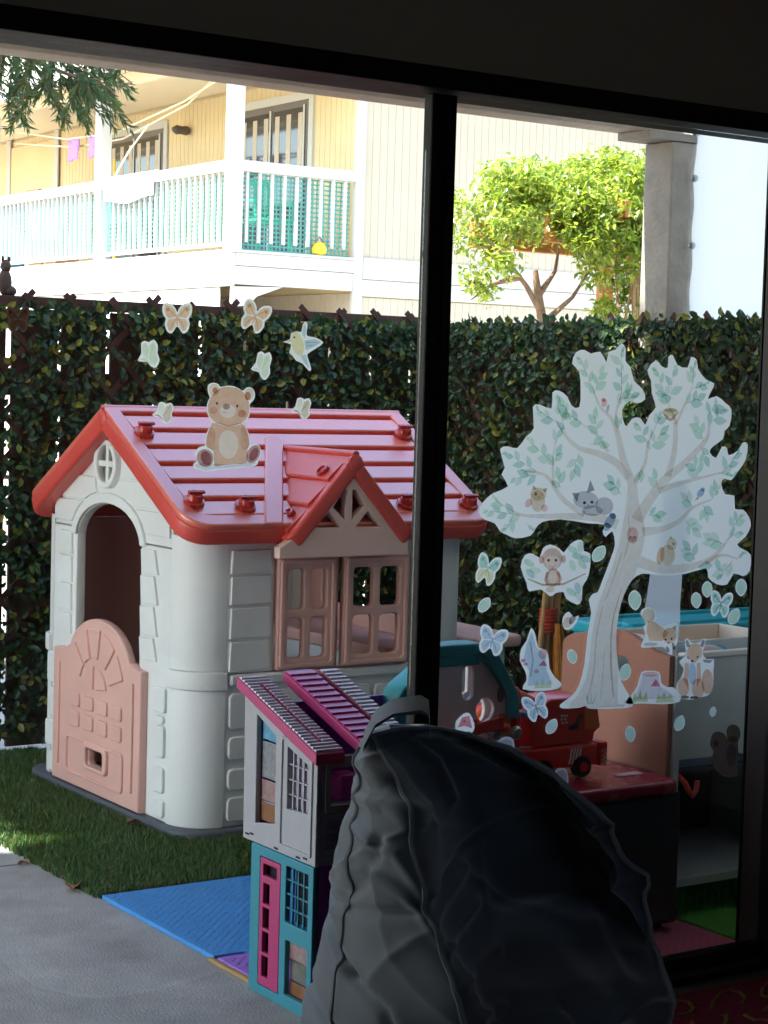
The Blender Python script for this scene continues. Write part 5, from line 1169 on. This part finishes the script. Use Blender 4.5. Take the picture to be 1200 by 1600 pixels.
for nm, parts in dict(
    owl_print=[('i_tan', Ez(243, 685, 28, 42)), ('i_tan', Ez(245, 660, 30, 26)), ('i_brown', T([(222, 645), (226, 625), (240, 640)])), ('i_brown', T([(262, 640), (280, 636), (272, 655)])), ('i_pink', Ez(208, 693, 12, 18, .4)), ('i_pink', Ez(268, 712, 12, 14, -.5)), ('i_black', Ez(235, 658, 6, 7)), ('i_black', Ez(260, 660, 6, 7)), ('i_orange2', Ez(248, 672, 4, 6))],
    raccoon_print=[('i_grey', Ez(495, 705, 34, 34)), ('i_grey', Ez(425, 682, 48, 34, .1)), ('i_dgrey', T([(372, 655), (400, 655), (392, 690)])), ('i_dgrey', T([(428, 655), (442, 605), (458, 645)])), ('i_grey', Ez(450, 722, 40, 20)), ('i_black', Ez(420, 692, 6, 6)), ('i_black', Ez(448, 690, 6, 6)), ('i_black', Ez(435, 702, 5, 4)), ('i_blue', Ez(515, 765, 17, 38, .5)), ('i_dgrey', Ez(527, 742, 14, 10, .5)), ('i_dgrey', Ez(508, 778, 14, 9, .5))],
    hollow_squirrel_print=[('i_pink', Ez(602, 812, 22, 28)), ('i_bark2', Ez(602, 832, 18, 14)), ('i_black', Ez(594, 822, 3, 4)), ('i_black', Ez(611, 822, 3, 4))],
    squirrel_print=[('i_tan', Ez(735, 890, 28, 40)), ('i_tan', Ez(750, 848, 20, 24)), ('i_orange', Ez(708, 893, 14, 34, .2)), ('i_black', Ez(757, 848, 4, 4)), ('i_brown', T([(742, 828), (746, 815), (752, 828)]))],
    blue_bird_print=[('i_blue', Ez(860, 655, 12, 18, .6)), ('i_blue', Ez(868, 642, 8, 8)), ('i_dgrey', T([(848, 668), (838, 685), (853, 674)]))],
    pink_bird_print=[('i_pink', Ez(495, 315, 10, 16, .3)), ('i_red', Ez(492, 303, 8, 8)), ('i_grey', Ez(508, 335, 6, 16, .2))],
    nest_print=[('i_tan', Ez(745, 350, 32, 17)), ('i_grass', Ez(745, 342, 24, 7)), ('i_brown', T([(718, 352), (745, 372), (772, 352), (760, 376), (745, 384), (730, 376)]))],
    root_grass_print=[('i_leaf', T([(440, 1455), (448, 1400), (446, 1455)])), ('i_leaf3', T([(430, 1455), (425, 1410), (440, 1455)])), ('i_leaf3', T([(446, 1455), (470, 1405), (452, 1455)]))]).items():
    first = None
    for k, (mm, P) in enumerate(parts):
        o = sheet(nm if first is None else 'print_detail', mm, [P], 3 + k % 6, tree if first is None else first); first = first or o
sticker('trunk_sticker', 'plain pale blue trunk shaped sticker behind the tree sticker', T([(700, 640), (770, 600), (800, 640), (795, 800), (790, 960), (782, 1080), (772, 1200), (690, 1190), (645, 1140), (656, 1050), (668, 965), (690, 800)]), [], base='vinyl_blue', lay=-16)

# bear
Bz = zz(300, 590, .10833)
def Eb(cx, cy_, rx, ry, rot=0.0, n=24): return Bz(ell(cx, cy_, rx, ry, n, rot))
bear_out = [(225, 130), (260, 85), (330, 75), (385, 100), (410, 135), (500, 118), (600, 123), (680, 158), (730, 190), (780, 150), (830, 138), (880, 165), (910, 230), (896, 310), (850, 365), (832, 400), (842, 470), (822, 560), (780, 620), (745, 660), (790, 740), (822, 820), (842, 930), (862, 965), (905, 945), (955, 968), (990, 1030), (988, 1110), (955, 1190), (945, 1250), (850, 1290), (600, 1310), (380, 1335), (220, 1350), (90, 1330), (25, 1290), (25, 1240), (70, 1190), (45, 1120), (55, 1060), (95, 1010), (150, 990), (190, 975), (195, 890), (215, 790), (260, 700), (290, 640), (238, 560), (213, 480), (213, 400), (240, 320), (255, 290), (232, 220)]
sticker('bear_sticker', 'brown teddy bear sticker sitting above the red roof', Bz(bear_out), [
    ('shadow_print', 'i_shadow', Bz([(35, 1265), (120, 1225), (500, 1255), (900, 1215), (935, 1240), (840, 1275), (500, 1300), (200, 1335), (80, 1315)])),
    ('body', 'i_bear', Bz(smooth_loop([(300, 650), (400, 680), (540, 700), (680, 680), (740, 670), (790, 760), (815, 850), (830, 960), (800, 1040), (790, 1230), (600, 1245), (400, 1270), (320, 1270), (310, 1060), (210, 1000), (205, 900), (230, 790), (270, 700)], 2)), Eb(525, 965, 140, 205)),
    ('belly', 'i_muzzle', Eb(525, 965, 138, 203)),
    ('head', 'i_bear', Bz(smooth_loop([(250, 330), (300, 240), (410, 150), (520, 132), (640, 150), (740, 210), (810, 320), (828, 440), (805, 560), (720, 650), (600, 690), (450, 680), (330, 640), (250, 550), (226, 440)], 2)), Eb(515, 485, 115, 95)),
    ('muzzle', 'i_muzzle', Eb(515, 485, 113, 93)),
    ('ear', 'i_muzzle', Eb(320, 175, 80, 85)), ('ear', 'i_muzzle', Eb(828, 240, 70, 88)), ('inner_ear', 'i_bear2', Eb(335, 185, 40, 45)), ('inner_ear', 'i_bear2', Eb(805, 265, 42, 60)),
    ('arm', 'i_muzzle2', Bz(smooth_loop([(270, 710), (330, 760), (335, 900), (330, 1020), (280, 1040), (215, 990), (215, 880), (235, 790)], 2))), ('arm', 'i_muzzle2', Bz(smooth_loop([(700, 740), (750, 700), (800, 800), (825, 920), (810, 1010), (740, 1040), (700, 980), (705, 860)], 2))),
    ('foot', 'i_pad', Eb(190, 1160, 120, 130, -.35)), ('foot', 'i_pad', Eb(885, 1105, 90, 140, .45)), ('foot_pad', 'i_pad', Eb(205, 1160, 75, 105, -.35)), ('foot_pad', 'i_pad', Eb(890, 1110, 55, 100, .45)),
    ('cheek', 'i_pink', Eb(310, 470, 55, 55)), ('cheek', 'i_pink', Eb(720, 520, 60, 55)), ('nose', 'i_nose', Eb(497, 418, 52, 42)), ('eye', 'i_black', Eb(360, 372, 14, 20)), ('eye', 'i_black', Eb(652, 410, 14, 22)),
    ('mouth', 'i_nose', Bz(stroke([(450, 485, 6), (475, 510, 9), (510, 508, 6)]))), ('neck_line', 'i_bear2', Bz(stroke([(340, 650, 10), (530, 695, 22), (720, 655, 10)])))])

# butterflies
BUT = [(0, .40), (.10, .62), (.38, .92), (.80, 1.0), (.98, .70), (.92, .25), (.74, 0), (.82, -.35), (.66, -.80), (.36, -.92), (.14, -.62), (0, -.50)]
def butterfly(cx, cy_, rx, ry, rot, label, wing, wing2, body, base='vinyl', closed=False):
    c, s = math.cos(rot), math.sin(rot); f = (lambda P, kx=1.0, ky=1.0: [(cx + c * x * rx * kx - s * -y * ry * ky, cy_ + s * x * rx * kx + c * -y * ry * ky) for x, y in P])
    if closed:      # wings folded, seen from the side
        out = [(-.95, -.30), (-.55, .15), (-.45, .85), (-.05, 1.0), (.25, .85), (.70, 1.0), (.98, .55), (.85, 0.0), (.95, -.5), (.55, -1.0), (.10, -.85), (-.15, -.5), (-.55, -.45)]
        inks = [('wing', wing, f([(-.40, .1), (-.35, .75), (.0, .85), (.15, .3), (-.1, -.35)])), ('wing', wing2, f([(.05, -.3), (.25, .6), (.68, .82), (.82, .45), (.72, -.1), (.8, -.5), (.5, -.85), (.2, -.7)])), ('body', body, f([(-.80, -.28), (-.2, -.42), (.12, -.72), (.05, -.50), (-.35, -.2)])), ('wing_vein', body, f(stroke([(.0, -.3, .03), (.4, .2, .04), (.6, .7, .02)])))]
    else:
        out = BUT + [(-x, y) for x, y in BUT[::-1][1:-1]]
        inks = []
        for sg in (1, -1):
            inks += [('wing', wing, f([(sg * x, y) for x, y in ((.05, .15), (.14, .5), (.42, .78), (.78, .86), (.84, .6), (.76, .25), (.55, .02))])), ('wing', wing2, f([(sg * x, y) for x, y in ((.05, .05), (.55, -.04), (.68, -.35), (.55, -.72), (.34, -.78), (.14, -.45))])),
                     ('wing_spot', wing2, f([(sg * (.62 + .12 * math.cos(a)), .58 + .14 * math.sin(a)) for a in [k * PI / 4 for k in range(8)]])), ('wing_vein', body, f(stroke([(sg * .05, .1, .03), (sg * .35, .4, .05), (sg * .6, .7, .02)]))), ('wing_vein', body, f(stroke([(sg * .05, 0, .03), (sg * .3, -.3, .05), (sg * .45, -.65, .02)])))]
        inks.append(('body', body, f(ell(0, -.08, .07, .42, 10))))
    return sticker('butterfly_sticker', label, f(out), inks, base, group='butterfly stickers')
butterfly(277, 498, 24, 25, 0, 'peach butterfly sticker with spread wings above a pale green one', 'i_orange', 'i_orange', 'i_orange2')
butterfly(398, 496, 23, 25, .35, 'peach butterfly sticker tilted over its pale green neighbour', 'i_orange', 'i_orange', 'i_orange2')
butterfly(28, 500, 19, 21, 0, 'dark shaded butterfly sticker under the fence figurine', 'i_bear', 'i_bear', 'i_bear2', 'vinyl_shaded')
butterfly(231, 554, 18, 22, -.15, 'pale green folded butterfly sticker, the upper left one', 'i_green', 'i_green', 'i_leaf2', closed=True)
butterfly(408, 571, 16, 22, .1, 'pale green folded butterfly sticker right above the bear', 'i_green', 'i_green', 'i_leaf2', closed=True)
butterfly(254, 645, 17, 17, .1, 'small tan folded butterfly sticker at the roof ridge beside the bear', 'i_cream', 'i_tan', 'i_brown', closed=True)
butterfly(470, 638, 16, 17, .1, 'small tan folded butterfly sticker at the roof ridge below the hummingbird', 'i_cream', 'i_tan', 'i_brown', closed=True)
butterfly(761, 891, 19, 25, .3, 'yellow and mint butterfly sticker beside the red roof corner', 'i_teal', 'i_yellow', 'i_grass')
butterfly(769, 1002, 23, 23, .25, 'bright blue butterfly sticker beside the toy garage', 'i_lblue', 'i_lblue', 'i_blue')
butterfly(838, 1106, 20, 22, -.3, 'grey blue butterfly sticker over the red truck', 'i_lblue', 'i_lblue', 'i_dgrey')
butterfly(1126, 945, 18, 21, .15, 'mint butterfly sticker under the right branch of the tree sticker', 'i_teal', 'i_teal', 'i_dgrey')
# hummingbird
Hz = zz(180, 440, .31667)
sticker('hummingbird_sticker', 'yellow and white hummingbird sticker in flight', Hz([(828, 298), (862, 285), (868, 255), (895, 245), (918, 248), (925, 215), (938, 197), (950, 215), (945, 265), (985, 275), (1028, 300), (990, 330), (952, 355), (950, 375), (968, 430), (955, 440), (925, 405), (892, 390), (875, 365), (858, 350), (868, 310)]),
        [('body', 'i_yellow', Hz(ell(900, 305, 30, 62, 18, -.25))), ('wing', 'i_lblue', Hz([(922, 262), (930, 218), (940, 212), (942, 250), (935, 280)])), ('wing', 'i_lblue', Hz([(935, 290), (985, 285), (1015, 300), (975, 325), (940, 340)])), ('tail', 'i_lblue', Hz([(915, 365), (940, 360), (958, 428), (935, 405)])), ('beak', 'i_nose', Hz([(834, 297), (868, 288), (866, 294)])), ('eye', 'i_black', Hz(ell(884, 275, 5, 5, 8))), ('wing_vein', 'i_grey', Hz(stroke([(940, 300, 2), (975, 300, 3), (1000, 302, 1)]))), ('wing_vein', 'i_grey', Hz(stroke([(940, 318, 2), (965, 315, 3), (985, 312, 1)])))])
# monkey on a branch
sticker('monkey_sticker', 'brown monkey sticker sitting on a leafy twig', T([(178, 935), (195, 890), (225, 885), (250, 900), (262, 865), (290, 850), (325, 865), (342, 880), (365, 850), (395, 832), (415, 840), (418, 875), (442, 885), (440, 945), (428, 985), (412, 1010), (410, 1060), (392, 1078), (350, 1055), (340, 1030), (310, 1035), (290, 1047), (255, 1020), (210, 1028), (200, 995)]), [
    ('head', 'i_monkey', Ez(298, 905, 38, 42), Ez(298, 918, 27, 25)), ('face', 'i_muzzle', Ez(298, 918, 26, 24)), ('ear', 'i_monkey', Ez(257, 908, 9, 15)), ('ear', 'i_monkey', Ez(340, 905, 9, 15)), ('body', 'i_monkey', Ez(300, 975, 28, 36), Ez(300, 975, 14, 24)), ('belly', 'i_muzzle', Ez(300, 975, 13, 23)), ('arm', 'i_monkey', T(stroke([(280, 955, 10), (272, 985, 10), (280, 1005, 8)]))), ('arm', 'i_monkey', T(stroke([(320, 955, 10), (330, 980, 10), (322, 1005, 8)]))),
    ('branch_print', 'i_brown', T(stroke([(205, 980, 4), (260, 1003, 8), (340, 1000, 8), (425, 960, 4)]))), ('eye', 'i_black', Ez(284, 910, 5, 6)), ('eye', 'i_black', Ez(312, 910, 5, 6)), ('mouth', 'i_brown', T(stroke([(285, 932, 2), (298, 937, 3), (312, 930, 2)]))), ('foot', 'i_muzzle', Ez(290, 1020, 16, 12))]
    + [('leaf', ('i_leaf', 'i_leaf2', 'i_leaf3')[k % 3], Ez(x, y, 22, 12, a)) for k, (x, y, a) in enumerate([(210, 920, .5), (232, 948, .1), (215, 960, .8), (375, 870, .6), (405, 860, 1.6), (395, 895, .2), (412, 925, .9), (375, 930, 1.2), (395, 1015, 1.3), (370, 1030, .6), (400, 1050, .9), (425, 905, .4)])])
# loose leaf stickers
for k, (x, y, L, a, lab) in enumerate([(757, 945, 27, -.95, 'rounded mint leaf sticker between the yellow and blue butterflies'), (936, 865, 30, -.95, 'mint leaf sticker between the monkey sticker and the tree trunk'), (992, 938, 32, 1.5, 'slim teal leaf sticker in the fork right of the trunk'), (1088, 938, 26, 1.5, 'mint leaf sticker left of two others beneath the right branch'), (1105, 921, 26, 1.6, 'mint leaf sticker just left of the mint butterfly'), (1158, 918, 28, 1.6, 'mint leaf sticker nearest the right door jamb'), (1147, 963, 28, -1.1, 'mint leaf sticker below the mint butterfly'), (894, 1026, 24, 1.3, 'pale leaf sticker left of the tree trunk'), (977, 1050, 28, -1.3, 'drop shaped leaf sticker right of the tree trunk'), (985, 1147, 26, 1.5, 'pale leaf sticker low on the peach panel'), (862, 1135, 27, -1.05, 'white leaf sticker over the red truck'), (1062, 1130, 26, -1.2, 'faint leaf outline sticker below the sitting fox'), (1114, 1112, 16, -1.4, 'tiny faint leaf sticker over the grey panel')]):
    c, s = math.cos(a), math.sin(a); P = [(t, w) for t, w in ((-.5, 0), (-.38, .20), (-.15, .31), (.12, .31), (.34, .20), (.5, 0), (.34, -.2), (.12, -.3), (-.15, -.31), (-.38, -.2))]
    f = lambda q, m=1.0: [(x + (c * u - s * v) * L * m, y + (s * u + c * v) * L * m) for u, v in P]
    sticker('leaf_sticker', lab, f(0), [('leaf_print', 'i_leaf' if k != 10 else 'i_leaf2', f(0, .88))], group='loose leaf stickers')
# acorn, fairy stump, foxes, stump, toadstools, squirrel
sticker('acorn_sticker', 'small acorn sticker above the orange bristles', T([(335, 1140), (345, 1115), (362, 1105), (380, 1125), (400, 1118), (390, 1145), (372, 1168), (345, 1172)]), [('nut', 'i_tan', Ez(355, 1145, 15, 22, .4)), ('cup', 'i_dgrey', Ez(374, 1135, 10, 20, .5))])
sticker('stump_sticker', 'pale blue grey mossy stump sticker with pink mushrooms', T([(218, 1165), (235, 1195), (245, 1240), (275, 1250), (285, 1285), (288, 1320), (310, 1355), (332, 1375), (322, 1395), (260, 1405), (185, 1398), (200, 1365), (195, 1330), (175, 1290), (180, 1245), (200, 1215)]), [
    ('bark_print', 'i_lblue', T([(220, 1180), (238, 1240), (270, 1265), (278, 1330), (300, 1380), (205, 1385), (210, 1330), (190, 1285), (200, 1230)])), ('flower', 'i_red', Ez(188, 1290, 9, 7)), ('flower', 'i_red', Ez(197, 1303, 8, 6)), ('mushroom', 'i_red', T([(245, 1310), (265, 1288), (280, 1310)])), ('mushroom', 'i_pink', Ez(262, 1265, 16, 20)), ('mushroom', 'i_pink', Ez(238, 1330, 9, 8)), ('grass_print', 'i_grass', T([(230, 1395), (240, 1360), (250, 1385), (262, 1350), (270, 1385), (290, 1362), (295, 1392)])), ('shade_print', 'i_grey', T(stroke([(215, 1220, 4), (225, 1290, 7), (215, 1350, 4)])))])
sticker('fox_sticker', 'pale orange fox sticker crouching head down', T([(632, 1115), (640, 1095), (665, 1088), (690, 1100), (692, 1140), (712, 1155), (740, 1150), (772, 1145), (775, 1200), (768, 1230), (752, 1245), (752, 1268), (735, 1262), (722, 1240), (690, 1238), (640, 1242), (635, 1228), (650, 1190), (642, 1160), (655, 1150)]), [
    ('tail', 'i_tan', Ez(662, 1118, 24, 28)), ('body', 'i_orange', T([(660, 1140), (690, 1145), (715, 1165), (740, 1185), (715, 1215), (665, 1215), (655, 1180)])), ('head', 'i_orange', Ez(742, 1195, 26, 30)), ('leg', 'i_grey', Ez(670, 1228, 26, 7)), ('paw', 'i_dgrey', Ez(735, 1248, 6, 12, -.3)), ('paw', 'i_dgrey', Ez(757, 1235, 6, 14, -.2)), ('eye', 'i_black', Ez(727, 1210, 4, 4)), ('eye', 'i_black', Ez(750, 1208, 4, 4)), ('nose', 'i_black', Ez(738, 1222, 4, 4)), ('ear', 'i_brown', T([(768, 1155), (752, 1165), (764, 1180)]))])
sticker('fox_sticker', 'orange fox sticker sitting upright with a bushy tail', T([(800, 1212), (812, 1206), (825, 1222), (855, 1220), (868, 1206), (880, 1212), (872, 1240), (868, 1265), (885, 1285), (910, 1285), (908, 1330), (908, 1380), (890, 1420), (860, 1428), (830, 1438), (785, 1432), (770, 1405), (770, 1375), (785, 1355), (795, 1320), (778, 1295), (800, 1275), (803, 1250)]), [
    ('head', 'i_fox', T([(808, 1250), (818, 1230), (838, 1224), (858, 1230), (866, 1252), (862, 1275), (838, 1300), (808, 1280)])), ('ear', 'i_dgrey', T([(802, 1216), (812, 1212), (820, 1236), (808, 1240)])), ('ear', 'i_dgrey', T([(876, 1215), (867, 1211), (858, 1234), (868, 1240)])), ('tail', 'i_fox', Ez(885, 1370, 22, 48)), ('chest', 'i_lblue', Ez(828, 1340, 15, 42)), ('haunch', 'i_fox', Ez(795, 1390, 22, 36)), ('haunch', 'i_fox', Ez(850, 1395, 24, 38)), ('body', 'i_fox', T([(800, 1300), (815, 1298), (812, 1400), (795, 1360)])), ('body', 'i_fox', T([(845, 1300), (858, 1296), (862, 1360), (845, 1390)])), ('paw', 'i_black', Ez(800, 1428, 16, 6)), ('paw', 'i_black', Ez(835, 1430, 16, 6)), ('nose', 'i_black', Ez(828, 1292, 5, 5)), ('eye', 'i_black', Ez(812, 1278, 4, 4)), ('eye', 'i_black', Ez(848, 1276, 4, 4)), ('tail_tip', 'i_dgrey', T([(868, 1285), (905, 1288), (895, 1300), (872, 1296)]))])
sticker('tree_stump_sticker', 'tree stump sticker with a pink toadstool and grass', T([(635, 1335), (665, 1328), (700, 1332), (708, 1350), (712, 1375), (735, 1390), (760, 1392), (778, 1420), (780, 1445), (720, 1455), (640, 1452), (600, 1455), (575, 1448), (600, 1415), (620, 1385)]), [
    ('stump_print', 'i_shadow', T([(640, 1345), (700, 1345), (706, 1390), (735, 1405), (765, 1430), (600, 1440), (625, 1395)])), ('stump_top', 'i_pink', Ez(670, 1341, 32, 9)), ('toadstool', 'i_red', T([(670, 1388), (690, 1358), (708, 1388)])), ('grass_print', 'i_grass', T([(600, 1445), (610, 1410), (620, 1430), (632, 1398), (640, 1432), (655, 1405), (660, 1447)])), ('grass_print', 'i_grass', T([(690, 1450), (698, 1418), (710, 1430), (722, 1408), (732, 1430), (745, 1415), (762, 1447)])), ('leaf_print', 'i_green', T([(568, 1440), (620, 1440), (610, 1455), (580, 1455)]))])
S5 = zz(1020, 900, .2)
sticker('squirrel_sticker', 'dark shaded squirrel sticker low by the right door jamb', S5([(450, 1290), (470, 1230), (520, 1215), (565, 1240), (580, 1270), (575, 1215), (590, 1175), (630, 1160), (675, 1185), (685, 1250), (665, 1300), (670, 1400), (655, 1500), (665, 1560), (600, 1575), (540, 1560), (480, 1500), (460, 1430), (475, 1370), (450, 1330)]), [('belly', 'i_grey', S5(ell(615, 1400, 40, 90))), ('face', 'i_bear2', S5(ell(625, 1275, 35, 25))), ('tail_curl', 'i_bear2', S5(ell(495, 1310, 22, 26)))], base='vinyl_shaded')
sticker('toadstool_sticker', 'pink spotted toadstool sticker at the black door stile', [(712, 1140), (712, 1128), (724, 1115), (734, 1115), (741, 1130), (740, 1142), (728, 1150), (714, 1148)], [('cap', 'i_red', [(715, 1137), (722, 1121), (733, 1118), (738, 1138), (726, 1134)]), ('spot', 'i_shadow', ell(726, 1127, 2.5, 2.5, 10))])
sticker('mushroom_sticker', 'grey mushroom cap sticker peeking over the bean bag', [(775, 1172), (778, 1158), (790, 1151), (802, 1155), (804, 1175), (802, 1200), (778, 1200)], [('cap', 'i_grey', [(778, 1170), (782, 1158), (792, 1154), (800, 1158), (801, 1172)])], base='vinyl_blue')
sticker('mushroom_sticker', 'purple mushroom cap sticker farther along the bean bag edge', [(866, 1212), (868, 1203), (876, 1200), (886, 1204), (888, 1225), (884, 1240), (868, 1238)], [('cap', 'i_grey', [(868, 1212), (871, 1205), (880, 1203), (886, 1210), (886, 1222)])], base='vinyl_blue')
